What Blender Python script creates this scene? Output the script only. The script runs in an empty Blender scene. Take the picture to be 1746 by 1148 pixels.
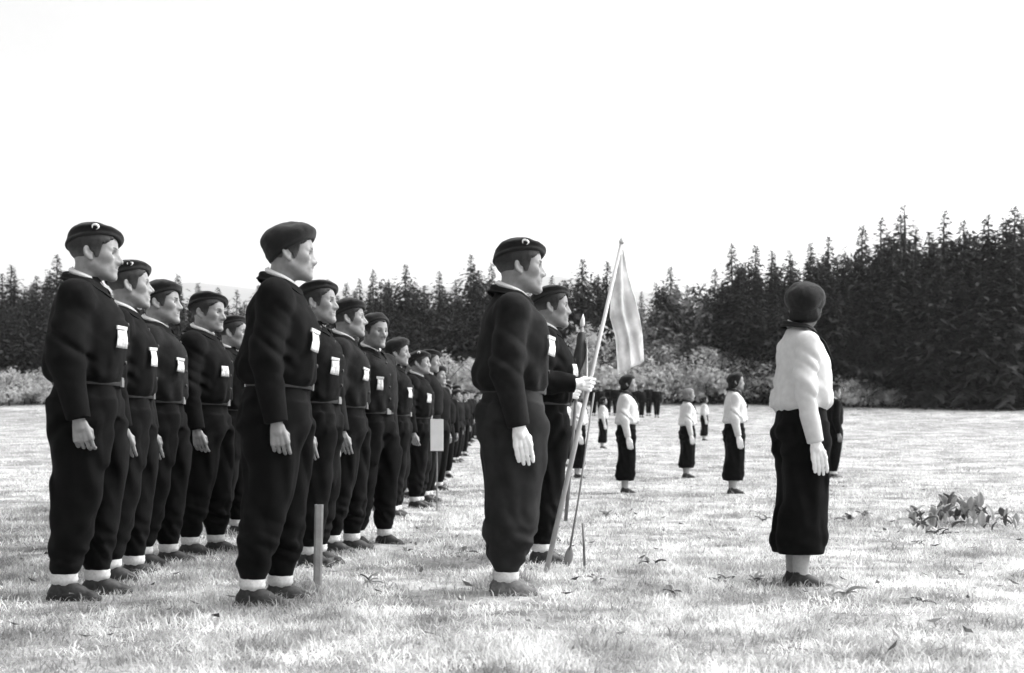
import bpy, math, random
import numpy as np
from math import radians, sin, cos, pi
random.seed(7)
RNG = np.random.default_rng(11)
SC = bpy.context.scene
COL = SC.collection

# ------------------------------------------------------------------ camera, sky, sun, exposure
FPX, CX, HY, CAMZ = 2000.0, 873.0, 770.0, 0.72       # focal length, optical axis and eye level in photograph pixels
cam = bpy.data.cameras.new('camera')
cam.sensor_width = 36.0
cam.lens = 36.0 * FPX / 1746.0
cam.shift_y = (HY - 574.0) / 1746.0
cam.dof.use_dof = True
cam.dof.focus_distance = 6.6
cam.dof.aperture_fstop = 3.6
cam.clip_start = 0.05
cam.clip_end = 20000
cam_o = bpy.data.objects.new('camera', cam)
cam_o.location = (0, 0, CAMZ)
cam_o.rotation_euler = (radians(90), 0, 0)
COL.objects.link(cam_o)
SC.camera = cam_o

SUN_EL, SUN_AZ = radians(47), radians(74)             # azimuth from +Y (into the picture) towards +X (right)
w = bpy.data.worlds.new('World')
SC.world = w
w.use_nodes = True
nt = w.node_tree
bg = nt.nodes['Background']
sky = nt.nodes.new('ShaderNodeTexSky')
sky.sky_type = 'NISHITA'
sky.sun_disc = False
sky.sun_elevation = SUN_EL
sky.sun_rotation = SUN_AZ
sky.air_density = 1.0
sky.dust_density = 8.0
bw = nt.nodes.new('ShaderNodeRGBToBW')                # black-and-white film
nt.links.new(sky.outputs[0], bw.inputs[0])
nt.links.new(bw.outputs[0], bg.inputs[0])
bg.inputs[1].default_value = 0.15
sl = bpy.data.lights.new('sun', 'SUN')
sl.energy = 0.9
sl.angle = radians(60)
sl.color = (1.0, 1.0, 1.0)
sun = bpy.data.objects.new('sun', sl)
sun.rotation_euler = (radians(90) - SUN_EL, 0, pi - SUN_AZ)
sun.location = (30, 30, 60)
COL.objects.link(sun)
SC.view_settings.view_transform = 'Standard'
SC.view_settings.look = 'None'
SC.view_settings.exposure = 1.38
SC.view_settings.gamma = 1.0
SC.cycles.use_denoising = True
SC.cycles.max_bounces = 6
SC.cycles.diffuse_bounces = 3
SC.cycles.transparent_max_bounces = 8
SC.cycles.volume_bounces = 1


def gz(X, Y):
    """height of the field: a shallow hollow that rises towards the wood"""
    Y = np.asarray(Y, dtype=float)
    d = np.clip(Y, 0, None)
    a = 0.00063 * np.minimum(d, 80.0) ** 2
    e = np.clip(d - 80.0, 0, None)
    return a + 0.1008 * 90 * (1 - np.exp(-e / 90.0)) + 0 * np.asarray(X, dtype=float)


def px(x, y, d):
    return ((x - CX) * d / FPX, d, CAMZ + (HY - y) * d / FPX)


# ------------------------------------------------------------------ materials
def grey(v):
    return (v, v, v, 1)


def mat(name, v, rough=0.85, var=0.25, scale=40.0, bump=0.0, bscale=400.0, spec=0.2, obj=True, sheen=0.0, trans=0.0, island=0.0, patch=None):
    m = bpy.data.materials.new(name)
    m.use_nodes = True
    n, l = m.node_tree.nodes, m.node_tree.links
    b = n['Principled BSDF']
    b.inputs['Roughness'].default_value = rough
    b.inputs['Specular IOR Level'].default_value = spec
    if sheen:
        b.inputs['Sheen Weight'].default_value = sheen
        b.inputs['Sheen Roughness'].default_value = 0.6
    tc = n.new('ShaderNodeTexCoord')
    nz = n.new('ShaderNodeTexNoise')
    nz.inputs['Scale'].default_value = scale
    nz.inputs['Detail'].default_value = 5
    l.new(tc.outputs['Object'], nz.inputs['Vector'])
    mr = n.new('ShaderNodeMapRange')
    mr.inputs['From Min'].default_value = 0.3
    mr.inputs['From Max'].default_value = 0.7
    mr.inputs['To Min'].default_value = v * (1 - var)
    mr.inputs['To Max'].default_value = v * (1 + var)
    l.new(nz.outputs['Fac'], mr.inputs['Value'])
    out = mr.outputs['Result']
    if patch:
        n2 = n.new('ShaderNodeTexNoise')
        n2.inputs['Scale'].default_value = patch[0]
        n2.inputs['Detail'].default_value = 4
        l.new(tc.outputs['Object'], n2.inputs['Vector'])
        m2 = n.new('ShaderNodeMapRange')
        m2.inputs['From Min'].default_value = 0.35
        m2.inputs['From Max'].default_value = 0.65
        m2.inputs['To Min'].default_value = 1 - patch[1]
        m2.inputs['To Max'].default_value = 1 + patch[1]
        l.new(n2.outputs['Fac'], m2.inputs['Value'])
        mu = n.new('ShaderNodeMath')
        mu.operation = 'MULTIPLY'
        l.new(out, mu.inputs[0])
        l.new(m2.outputs['Result'], mu.inputs[1])
        out = mu.outputs[0]
    if island:
        g = n.new('ShaderNodeNewGeometry')
        m3 = n.new('ShaderNodeMapRange')
        m3.inputs['To Min'].default_value = 1 - island
        m3.inputs['To Max'].default_value = 1 + island
        l.new(g.outputs['Random Per Island'], m3.inputs['Value'])
        mu = n.new('ShaderNodeMath')
        mu.operation = 'MULTIPLY'
        l.new(out, mu.inputs[0])
        l.new(m3.outputs['Result'], mu.inputs[1])
        out = mu.outputs[0]
    l.new(out, b.inputs['Base Color'])
    if bump:
        nb = n.new('ShaderNodeTexNoise')
        nb.inputs['Scale'].default_value = bscale
        nb.inputs['Detail'].default_value = 3
        l.new(tc.outputs['Object'], nb.inputs['Vector'])
        bp = n.new('ShaderNodeBump')
        bp.inputs['Strength'].default_value = bump
        bp.inputs['Distance'].default_value = 0.004
        l.new(nb.outputs['Fac'], bp.inputs['Height'])
        l.new(bp.outputs['Normal'], b.inputs['Normal'])
    if trans:
        t = n.new('ShaderNodeBsdfTranslucent')
        l.new(out, t.inputs['Color'])
        mx = n.new('ShaderNodeMixShader')
        mx.inputs[0].default_value = trans
        l.new(b.outputs[0], mx.inputs[1])
        l.new(t.outputs[0], mx.inputs[2])
        l.new(mx.outputs[0], n['Material Output'].inputs['Surface'])
    return m


M = {}
M['jacket'] = mat('dark wool jacket', 0.0055, 0.9, 0.35, 18, 0.5, 500, 0.05, sheen=0.02)
M['jacket_soft'] = mat('faded wool jacket', 0.010, 0.9, 0.35, 18, 0.5, 500, 0.1, sheen=0.02)
M['trousers'] = mat('dark wool trousers', 0.0055, 0.9, 0.35, 12, 0.5, 500, 0.05, sheen=0.02)
M['trousers_soft'] = mat('washed wool trousers', 0.021, 0.9, 0.3, 12, 0.5, 500, 0.1, sheen=0.02)
M['collar'] = mat('jacket collar wool', 0.007, 0.9, 0.2, 30, 0.4, 500, 0.1)
M['belt'] = mat('leather belt', 0.03, 0.55, 0.3, 60, 0.2, 300, 0.4)
M['buckle'] = mat('metal buckle', 0.22, 0.35, 0.1, 60, 0, 100, 0.6)
M['beret'] = mat('felt beret', 0.011, 0.95, 0.25, 50, 0.5, 600, 0.1, sheen=0.12)
M['skin'] = mat('skin', 0.235, 0.55, 0.12, 45, 0.12, 250, 0.35)
M['skin_tan'] = mat('tanned skin', 0.16, 0.55, 0.14, 45, 0.12, 250, 0.35)
M['hair'] = mat('dark short hair', 0.028, 0.7, 0.5, 160, 0.8, 500, 0.3)
M['hair_fair'] = mat('fair short hair', 0.16, 0.7, 0.4, 160, 0.8, 500, 0.3)
M['shirt'] = mat('white shirt cotton', 0.72, 0.8, 0.06, 40, 0.2, 300)
M['blouse'] = mat('white knitted blouse', 0.60, 0.9, 0.07, 30, 0.35, 350, 0.1)
M['scarf'] = mat('black neckerchief', 0.012, 0.8, 0.2, 40, 0.2, 300)
M['glove'] = mat('white cotton glove', 0.84, 0.85, 0.06, 60, 0.3, 400, 0.1)
M['sock'] = mat('white wool sock', 0.66, 0.95, 0.12, 90, 0.8, 350, 0.05)
M['stocking'] = mat('grey stocking', 0.40, 0.9, 0.1, 60, 0.3, 400, 0.1)
M['boot'] = mat('worn leather boot', 0.03, 0.6, 0.45, 50, 0.4, 200, 0.35)
M['boot_dusty'] = mat('dusty grey boot', 0.15, 0.8, 0.35, 40, 0.5, 200, 0.2)
M['paper'] = mat('white cloth tag', 0.66, 0.8, 0.12, 70, 0.1, 300, patch=(60, 0.3))
M['tin'] = mat('tin badge', 0.62, 0.4, 0.2, 120, 0.3, 200, 0.5)
M['pole'] = mat('pale turned wood', 0.38, 0.6, 0.12, 8, 0.2, 120)
M['rod'] = mat('weathered thin wood', 0.20, 0.7, 0.25, 12, 0.2, 120)
M['stake'] = mat('grey split stake wood', 0.33, 0.85, 0.3, 9, 0.5, 90)
M['flag'] = mat('pale flag silk', 0.80, 0.6, 0.1, 9, 0.15, 300, 0.3, trans=0.5, patch=(9, 0.13))
M['pennant'] = mat('dark pennant cloth', 0.05, 0.8, 0.3, 12, 0.2, 300)
M['pennant_light'] = mat('white pennant cloth', 0.55, 0.8, 0.1, 12, 0.2, 300, trans=0.25)
M['board'] = mat('white painted board', 0.75, 0.6, 0.06, 9, 0.1, 200)
M['bark'] = mat('spruce bark', 0.05, 0.95, 0.4, 6, 0.6, 30, 0.1)
M['spruce'] = mat('spruce needles', 0.030, 0.8, 0.3, 1.2, 0, 50, 0.2, trans=0.15, island=0.5)
M['spruce_pale'] = mat('pale spruce needles', 0.05, 0.8, 0.3, 1.2, 0, 50, 0.2, trans=0.2, island=0.5)
M['leaf'] = mat('broad leaves', 0.15, 0.7, 0.25, 1.0, 0, 50, 0.25, trans=0.4, island=0.45)
M['leaf_dark'] = mat('dark broad leaves', 0.045, 0.7, 0.3, 1.0, 0, 50, 0.2, trans=0.2, island=0.5)
M['bush'] = mat('pale shrub leaves', 0.52, 0.75, 0.2, 1.0, 0, 50, 0.2, trans=0.45, island=0.3)
M['weed'] = mat('dark weed leaf', 0.12, 0.6, 0.35, 25, 0.2, 80, 0.3, trans=0.15)
M['weed_pale'] = mat('dry pale leaf', 0.5, 0.7, 0.2, 25, 0.2, 80, 0.3, trans=0.2)
M['grass'] = mat('dry grass blades', 0.56, 0.8, 0.32, 6.0, 0, 50, 0.1, trans=0.4, island=0.36, patch=(2.4, 0.55))
M['hill'] = mat('wooded hill', 0.07, 0.9, 0.35, 0.004, 0)


def eye_mat():
    m = bpy.data.materials.new('eye')
    m.use_nodes = True
    n, l = m.node_tree.nodes, m.node_tree.links
    b = n['Principled BSDF']
    b.inputs['Roughness'].default_value = 0.2
    tc = n.new('ShaderNodeTexCoord')
    sp = n.new('ShaderNodeSeparateXYZ')
    l.new(tc.outputs['Object'], sp.inputs[0])
    mr = n.new('ShaderNodeMapRange')
    mr.inputs['From Min'].default_value = 0.0085
    mr.inputs['From Max'].default_value = 0.0100
    mr.inputs['To Min'].default_value = 0.16
    mr.inputs['To Max'].default_value = 0.03
    l.new(sp.outputs['X'], mr.inputs['Value'])
    l.new(mr.outputs[0], b.inputs['Base Color'])
    return m


M['eye'] = eye_mat()


def hair_fade(m, v0, v1):
    """clipped back and sides: shorter and paler towards the neck"""
    n, l = m.node_tree.nodes, m.node_tree.links
    tc = n.new('ShaderNodeTexCoord')
    sp = n.new('ShaderNodeSeparateXYZ')
    l.new(tc.outputs['Object'], sp.inputs[0])
    nz = n.new('ShaderNodeTexNoise')
    nz.inputs['Scale'].default_value = 90
    l.new(tc.outputs['Object'], nz.inputs['Vector'])
    ad = n.new('ShaderNodeMath')
    ad.operation = 'MULTIPLY_ADD'
    ad.inputs[1].default_value = 0.03
    l.new(nz.outputs['Fac'], ad.inputs[0])
    l.new(sp.outputs['Z'], ad.inputs[2])
    mr = n.new('ShaderNodeMapRange')
    mr.inputs['From Min'].default_value = 1.540
    mr.inputs['From Max'].default_value = 1.650
    mr.inputs['To Min'].default_value = v0
    mr.inputs['To Max'].default_value = v1
    l.new(ad.outputs[0], mr.inputs['Value'])
    l.new(mr.outputs[0], n['Principled BSDF'].inputs['Base Color'])


hair_fade(M['hair'], 0.19, 0.024)
M['hair_long'] = mat('dark long hair', 0.012, 0.7, 0.4, 120, 0.8, 400, 0.25)


def field_mat():
    m = bpy.data.materials.new('dry meadow ground')
    m.use_nodes = True
    n, l = m.node_tree.nodes, m.node_tree.links
    b = n['Principled BSDF']
    b.inputs['Roughness'].default_value = 0.95
    b.inputs['Specular IOR Level'].default_value = 0.1
    tc = n.new('ShaderNodeTexCoord')
    acc = None
    for sc, lo, hi, det, a0, a1 in ((0.16, 0.85, 1.12, 4, .38, .62), (1.1, 0.52, 1.2, 5, .36, .60), (5.0, 0.6, 1.2, 5, .34, .58), (45.0, 0.7, 1.25, 4, .3, .7)):
        z = n.new('ShaderNodeTexNoise')
        z.inputs['Scale'].default_value = sc
        z.inputs['Detail'].default_value = det
        l.new(tc.outputs['Object'], z.inputs['Vector'])
        r = n.new('ShaderNodeMapRange')
        r.inputs['From Min'].default_value = a0
        r.inputs['From Max'].default_value = a1
        r.inputs['To Min'].default_value = lo
        r.inputs['To Max'].default_value = hi
        l.new(z.outputs['Fac'], r.inputs['Value'])
        if acc is None:
            acc = r.outputs[0]
        else:
            mu = n.new('ShaderNodeMath')
            mu.operation = 'MULTIPLY'
            l.new(acc, mu.inputs[0])
            l.new(r.outputs[0], mu.inputs[1])
            acc = mu.outputs[0]
    mu = n.new('ShaderNodeMath')
    mu.operation = 'MULTIPLY'
    l.new(acc, mu.inputs[0])
    mu.inputs[1].default_value = 0.32
    l.new(mu.outputs[0], b.inputs['Base Color'])
    z = n.new('ShaderNodeTexNoise')
    z.inputs['Scale'].default_value = 14
    z.inputs['Detail'].default_value = 6
    l.new(tc.outputs['Object'], z.inputs['Vector'])
    bp = n.new('ShaderNodeBump')
    bp.inputs['Strength'].default_value = 0.6
    bp.inputs['Distance'].default_value = 0.05
    l.new(z.outputs['Fac'], bp.inputs['Height'])
    l.new(bp.outputs[0], b.inputs['Normal'])
    return m


M['field'] = field_mat()


# ------------------------------------------------------------------ mesh helpers
def mesh_np(name, V, F, smooth=True, mats=()):
    """V (n,3) array, F (m,k) array of k-gons"""
    V = np.asarray(V, dtype=np.float32)
    F = np.asarray(F, dtype=np.int32)
    me = bpy.data.meshes.new(name)
    k = F.shape[1]
    me.vertices.add(len(V))
    me.vertices.foreach_set('co', V.ravel())
    me.loops.add(F.size)
    me.loops.foreach_set('vertex_index', F.ravel())
    me.polygons.add(len(F))
    me.polygons.foreach_set('loop_start', np.arange(0, F.size, k, dtype=np.int32))
    me.polygons.foreach_set('loop_total', np.full(len(F), k, dtype=np.int32))
    if smooth:
        me.polygons.foreach_set('use_smooth', np.ones(len(F), dtype=bool))
    me.update(calc_edges=True)
    for m_ in mats:
        me.materials.append(m_)
    return me


def obj(name, me, parent=None, loc=None, rot=None):
    o = bpy.data.objects.new(name, me)
    COL.objects.link(o)
    if parent is not None:
        o.parent = parent
    if loc is not None:
        o.location = loc
    if rot is not None:
        o.rotation_euler = rot
    return o


def tag(o, label, cat, group=None):
    o['label'] = label
    o['category'] = cat
    if group:
        o['group'] = group
    return o


class MB:
    """collects simple pieces into one mesh"""
    def __init__(s):
        s.v, s.f = [], []

    def tube(s, pts, rad, n=8, cap=True):
        pts = [np.array(p, float) for p in pts]
        b0 = len(s.v)
        up = np.array([0.13, 0.71, 0.31])
        for i, p in enumerate(pts):
            t = pts[min(i + 1, len(pts) - 1)] - pts[max(i - 1, 0)]
            t /= np.linalg.norm(t) + 1e-9
            a = np.cross(t, up)
            a /= np.linalg.norm(a) + 1e-9
            c = np.cross(t, a)
            r = rad[i] if hasattr(rad, '__len__') else rad
            for k in range(n):
                an = 2 * pi * k / n
                s.v.append(tuple(p + r * (a * cos(an) + c * sin(an))))
        for i in range(len(pts) - 1):
            for k in range(n):
                s.f.append((b0 + i * n + k, b0 + i * n + (k + 1) % n, b0 + (i + 1) * n + (k + 1) % n, b0 + (i + 1) * n + k))
        if cap:
            s.f.append(tuple(b0 + k for k in range(n))[::-1])
            e = b0 + (len(pts) - 1) * n
            s.f.append(tuple(e + k for k in range(n)))
        return s

    def grid(s, P, closed=False):
        """P[i][j] points"""
        b0 = len(s.v)
        nu, nv = len(P), len(P[0])
        for row in P:
            for p in row:
                s.v.append(tuple(p))
        for i in range(nu - 1):
            for j in range(nv - (0 if closed else 1)):
                j2 = (j + 1) % nv
                s.f.append((b0 + i * nv + j, b0 + i * nv + j2, b0 + (i + 1) * nv + j2, b0 + (i + 1) * nv + j))
        return s

    def mesh(s, name, m, smooth=True):
        me = bpy.data.meshes.new(name)
        me.from_pydata(s.v, [], s.f)
        if smooth:
            me.polygons.foreach_set('use_smooth', np.ones(len(me.polygons), dtype=bool))
        me.materials.append(m)
        me.update()
        return me


def shell_grid(P, th):
    """a sheet of points given a real thickness; returns MB"""
    P = np.asarray(P, float)
    du = np.gradient(P, axis=0)
    dv = np.gradient(P, axis=1)
    nrm = np.cross(du, dv)
    nrm /= np.linalg.norm(nrm, axis=2, keepdims=True) + 1e-9
    A, B = P + nrm * th / 2, P - nrm * th / 2
    nu, nv = P.shape[:2]
    m = MB()
    m.v = [tuple(p) for p in A.reshape(-1, 3)] + [tuple(p) for p in B.reshape(-1, 3)]
    N = nu * nv
    for i in range(nu - 1):
        for j in range(nv - 1):
            a, b, c, d = i * nv + j, i * nv + j + 1, (i + 1) * nv + j + 1, (i + 1) * nv + j
            m.f.append((a, d, c, b)[::-1])
            m.f.append((N + a, N + d, N + c, N + b))
    for i in range(nu - 1):
        a, d = i * nv, (i + 1) * nv
        m.f.append((a, d, N + d, N + a))
        a, d = i * nv + nv - 1, (i + 1) * nv + nv - 1
        m.f.append((a, N + a, N + d, d))
    for j in range(nv - 1):
        m.f.append((j, N + j, N + j + 1, j + 1))
        a = (nu - 1) * nv + j
        m.f.append((a, a + 1, N + a + 1, N + a))
    return m


# ------------------------------------------------------------------ implicit surfaces (bodies and clothes)
LAT = RNG.random((48, 48, 48)).astype(np.float32)


def vnoise(x, y, z):
    def pr(a):
        i = np.floor(a).astype(np.int32)
        f = (a - i).astype(np.float32)
        return i % 48, (i + 1) % 48, f * f * (3 - 2 * f)
    x0, x1, fx = pr(x)
    y0, y1, fy = pr(y)
    z0, z1, fz = pr(z)
    c00 = LAT[x0, y0, z0] * (1 - fx) + LAT[x1, y0, z0] * fx
    c10 = LAT[x0, y1, z0] * (1 - fx) + LAT[x1, y1, z0] * fx
    c01 = LAT[x0, y0, z1] * (1 - fx) + LAT[x1, y0, z1] * fx
    c11 = LAT[x0, y1, z1] * (1 - fx) + LAT[x1, y1, z1] * fx
    return (c00 * (1 - fy) + c10 * fy) * (1 - fz) + (c01 * (1 - fy) + c11 * fy) * fz - 0.5


def smin(a, b, k):
    if k <= 0:
        return np.minimum(a, b)
    h = np.clip(0.5 + 0.5 * (b - a) / k, 0, 1)
    return b * (1 - h) + a * h - k * h * (1 - h)


def smax(a, b, k):
    return -smin(-a, -b, k)


def ell(x, y, z, c, r):
    x, y, z = x - c[0], y - c[1], z - c[2]
    k0 = np.sqrt((x / r[0]) ** 2 + (y / r[1]) ** 2 + (z / r[2]) ** 2)
    k1 = np.sqrt((x / r[0] ** 2) ** 2 + (y / r[1] ** 2) ** 2 + (z / r[2] ** 2) ** 2)
    return k0 * (k0 - 1) / (k1 + 1e-9)


def cone(x, y, z, a, b, ra, rb):
    ab = [b[i] - a[i] for i in range(3)]
    L = sum(t * t for t in ab) + 1e-12
    t = np.clip(((x - a[0]) * ab[0] + (y - a[1]) * ab[1] + (z - a[2]) * ab[2]) / L, 0, 1)
    return np.sqrt((x - a[0] - t * ab[0]) ** 2 + (y - a[1] - t * ab[1]) ** 2 + (z - a[2] - t * ab[2]) ** 2) - (ra + (rb - ra) * t)


class Field:
    def __init__(s, xs, ys, zs):
        s.x, s.y, s.z = [np.asarray(a, dtype=np.float32) for a in (xs, ys, zs)]
        s.F = np.full((len(s.x), len(s.y), len(s.z)), 0.12, dtype=np.float32)

    def sl(s, lo, hi):
        r = []
        for a, l, h in zip((s.x, s.y, s.z), lo, hi):
            i, j = np.searchsorted(a, l), np.searchsorted(a, h)
            r.append(slice(max(0, i - 1), min(len(a), j + 1)))
        return tuple(r)

    def pts(s, q):
        return np.meshgrid(s.x[q[0]], s.y[q[1]], s.z[q[2]], indexing='ij', sparse=True)

    def add(s, fn, lo, hi, k=0.02):
        q = s.sl([a - 0.03 - k for a in lo], [a + 0.03 + k for a in hi])
        X, Y, Z = s.pts(q)
        s.F[q] = smin(s.F[q], fn(X, Y, Z).astype(np.float32), k)

    def cone(s, a, b, ra, rb, k=0.02):
        R = max(ra, rb)
        s.add(lambda x, y, z: cone(x, y, z, a, b, ra, rb), [min(a[i], b[i]) - R for i in range(3)], [max(a[i], b[i]) + R for i in range(3)], k)

    def ell(s, c, r, k=0.02):
        s.add(lambda x, y, z: ell(x, y, z, c, r), [c[i] - r[i] for i in range(3)], [c[i] + r[i] for i in range(3)], k)

    def stack(s, zz, cx, cy, a, b, k=0.03, pw=2.0):
        """a column of (super)elliptic sections, heights zz rising"""
        def f(x, y, z):
            zc = np.clip(z, zz[0], zz[-1])
            A, B = sm(zc, zz, a), sm(zc, zz, b)
            X0, Y0 = sm(zc, zz, cx), sm(zc, zz, cy)
            q = (np.abs((x - X0) / A) ** pw + np.abs((y - Y0) / B) ** pw) ** (1 / pw)
            d = (q - 1) * np.minimum(A, B)
            return np.maximum(d, np.maximum(zz[0] - z, z - zz[-1]))
        s.add(f, [min(np.array(cx) - a), min(np.array(cy) - b), zz[0]], [max(np.array(cx) + a), max(np.array(cy) + b), zz[-1]], k)

    def displace(s, fn, band=0.05):
        I = np.nonzero(np.abs(s.F) < band)
        s.F[I] += fn(s.x[I[0]], s.y[I[1]], s.z[I[2]]).astype(np.float32)

    def cut(s, fn, lo, hi, k=0.004):
        q = s.sl(lo, hi)
        X, Y, Z = s.pts(q)
        s.F[q] = smax(s.F[q], fn(X, Y, Z).astype(np.float32), k)

    def nets(s):
        F = s.F
        ins = F < 0
        n = ins.astype(np.int8)
        c = n[:-1, :-1, :-1] + n[1:, :-1, :-1] + n[:-1, 1:, :-1] + n[1:, 1:, :-1] + n[:-1, :-1, 1:] + n[1:, :-1, 1:] + n[:-1, 1:, 1:] + n[1:, 1:, 1:]
        act = (c > 0) & (c < 8)
        I, J, K = np.nonzero(act)
        ids = np.full(act.shape, -1, dtype=np.int32)
        ids[I, J, K] = np.arange(len(I))
        cor = [(a, b, d) for a in (0, 1) for b in (0, 1) for d in (0, 1)]
        val = {q: F[I + q[0], J + q[1], K + q[2]] for q in cor}
        acc = np.zeros((len(I), 3))
        cnt = np.zeros(len(I))
        for a in cor:
            for ax in range(3):
                if a[ax] == 0:
                    b = list(a)
                    b[ax] = 1
                    b = tuple(b)
                    f0, f1 = val[a], val[b]
                    m = (f0 < 0) != (f1 < 0)
                    t = np.where(m, f0 / np.where(m, f0 - f1, 1), 0)
                    p0 = (s.x[I + a[0]], s.y[J + a[1]], s.z[K + a[2]])
                    p1 = (s.x[I + b[0]], s.y[J + b[1]], s.z[K + b[2]])
                    for i in range(3):
                        acc[:, i] += np.where(m, p0[i] + (p1[i] - p0[i]) * t, 0)
                    cnt += m
        V = acc / cnt[:, None]
        Q = []
        for ax in range(3):
            a = np.moveaxis(ins, ax, 0)
            d = np.moveaxis(ids, ax, 0)
            e = a[:-1, 1:-1, 1:-1] != a[1:, 1:-1, 1:-1]
            i, j, k = np.nonzero(e)
            j, k = j + 1, k + 1
            q = np.stack([d[i, j - 1, k - 1], d[i, j, k - 1], d[i, j, k], d[i, j - 1, k]], 1)
            fl = a[i, j, k] if ax != 1 else ~a[i, j, k]
            q[~fl] = q[~fl][:, ::-1]
            Q.append(q)
        Q = np.concatenate(Q)
        return V, Q

    def mesh(s, name, m):
        V, Q = s.nets()
        return mesh_np(name, V, Q, True, (m,))


def sm(z, zz, v):
    return np.interp(z, DENSE(zz), PCHIP(zz, v))


def DENSE(zz):
    return np.linspace(zz[0], zz[-1], 160)


def PCHIP(zz, v):
    zz, v = np.asarray(zz, float), np.asarray(v, float)
    t = np.gradient(v, zz)
    x = DENSE(zz)
    i = np.clip(np.searchsorted(zz, x) - 1, 0, len(zz) - 2)
    h = zz[i + 1] - zz[i]
    u = (x - zz[i]) / h
    return (2 * u**3 - 3 * u**2 + 1) * v[i] + (u**3 - 2 * u**2 + u) * h * t[i] + (-2 * u**3 + 3 * u**2) * v[i + 1] + (u**3 - u**2) * h * t[i + 1]


def ar(lo, hi, h):
    return np.arange(lo, hi + h, h)


def zcat(*segs):
    out = []
    for lo, hi, h in segs:
        out.append(np.arange(lo, hi, h))
    return np.concatenate(out)


# ------------------------------------------------------------------ the head
HC, HS = (0.028, 0.0, 1.619), 1.045


class HP:
    """one face: small differences between people"""
    def __init__(s, nose=1.0, jaw=1.0, chin=1.0, brow=1.0, w=1.0, face=1.0, yaw=0.0, pitch=0.0, ear=1.0, woman=False):
        s.nose, s.jaw, s.chin, s.brow, s.w, s.face, s.yaw, s.pitch, s.ear, s.woman = nose, jaw, chin, brow, w, face, yaw, pitch, ear, woman


def head_frame(hp, x, y, z):
    x, y, z = (x - HC[0]) / HS, (y - HC[1]) / HS, (z - HC[2]) / HS
    c, s_ = cos(hp.yaw), sin(hp.yaw)
    x, y = c * x + s_ * y, -s_ * x + c * y
    c, s_ = cos(hp.pitch), sin(hp.pitch)
    return c * x + s_ * z, y, -s_ * x + c * z


def skull(x, y, z, hp):
    w_ = hp.w
    d = ell(x, y, z, (-0.014, 0, 0.028), (0.100, 0.077 * w_, 0.084))
    d = smin(d, ell(x, y, z, (0.034, 0, 0.034), (0.056, 0.062 * w_, 0.060)), 0.03)
    return d


def head_sdf(x, y, z, hp):
    w_, f_ = hp.w, hp.face
    ay = np.abs(y)
    d = skull(x, y, z, hp)
    d = smin(d, ell(x, y, z, (0.032, 0, -0.038 * f_), (0.056, 0.061 * w_, 0.078)), 0.03)
    d = smin(d, cone(x, ay, z, (-0.004, 0.050 * hp.jaw * w_, -0.058 * f_), (0.072, 0.014, -0.106 * f_), 0.020, 0.017), 0.034)
    d = smin(d, ell(x, y, z, (0.081 + 0.004 * (hp.chin - 1) * 4, 0, -0.106 * f_), (0.017, 0.021, 0.016)), 0.02)
    d = smin(d, ell(x, ay, z, (0.052, 0.047 * w_, -0.020), (0.024, 0.016, 0.018)), 0.03)
    d = smin(d, cone(x, ay, z, (0.083 + 0.004 * (hp.brow - 1), 0.008, 0.017), (0.071, 0.044 * w_, 0.016), 0.0085 * hp.brow, 0.008), 0.014)
    d = smax(d, -ell(x, ay, z, (0.096, 0.031, -0.004), (0.021, 0.018, 0.013)), 0.012)
    d = smin(d, ell(x, ay, z, (0.0705, 0.0305, -0.002), (0.0132, 0.0145, 0.0122)), 0.004)
    d = smax(d, -ell(x, ay, z, (0.084, 0.0315, -0.0025), (0.012, 0.0125, 0.0042)), 0.002)
    n = hp.nose
    d = smin(d, cone(x, y, z, (0.084, 0, 0.010), (0.092 + 0.019 * n, 0, -0.035), 0.0085, 0.0118), 0.014)
    d = smin(d, cone(x, ay, z, (0.080, 0.006, -0.004), (0.090, 0.011, -0.040), 0.0090, 0.0110), 0.012)
    d = smin(d, ell(x, ay, z, (0.098, 0.0125, -0.041), (0.0120, 0.0080, 0.0085)), 0.008)
    d = smin(d, ell(x, y, z, (0.079, 0, -0.066 * f_), (0.017, 0.030, 0.024)), 0.02)
    d = smin(d, cone(x, ay, z, (0.0955, 0, -0.0635 * f_), (0.083, 0.021, -0.068 * f_), 0.0052, 0.0035), 0.006)
    d = smin(d, cone(x, ay, z, (0.0935, 0, -0.0755 * f_), (0.083, 0.019, -0.071 * f_), 0.0062, 0.0035), 0.006)
    d = smax(d, -cone(x, ay, z, (0.1015, 0, -0.0695 * f_), (0.088, 0.024, -0.0695 * f_), 0.0022, 0.0015), 0.003)
    return d


def ear_sdf(x, y, z, hp):
    ay = np.abs(y)
    cy = 0.074 * hp.w
    t = 0.22
    ex, ey, ez = x + 0.016, ay - cy - 0.006, z + 0.012
    a = 0.25
    rx, rz = cos(a) * ex + sin(a) * ez, -sin(a) * ex + cos(a) * ez
    qx, qy = rx, ey + 0.45 * (rx)
    e = hp.ear
    d = ell(qx, qy, rz, (0, 0, 0.002), (0.0195 * e, 0.0085, 0.0325 * e))
    d = smax(d, -ell(qx, qy, rz, (0.004, 0.010, 0.004), (0.0115 * e, 0.0085, 0.020 * e)), 0.004)
    d = smin(d, ell(qx, qy, rz, (0.004, 0.002, -0.026 * e), (0.010, 0.006, 0.010)), 0.006)
    return d


def add_head(fd, hp):
    def f(x, y, z):
        a, b, c = head_frame(hp, x, y, z)
        d = head_sdf(a, b, c, hp)
        if hp.ear > 0:
            d = smin(d, ear_sdf(a, b, c, hp), 0.006)
        return d
    fd.add(f, (-0.13, -0.13, 1.45), (0.18, 0.13, 1.76), 0.03)


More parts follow.
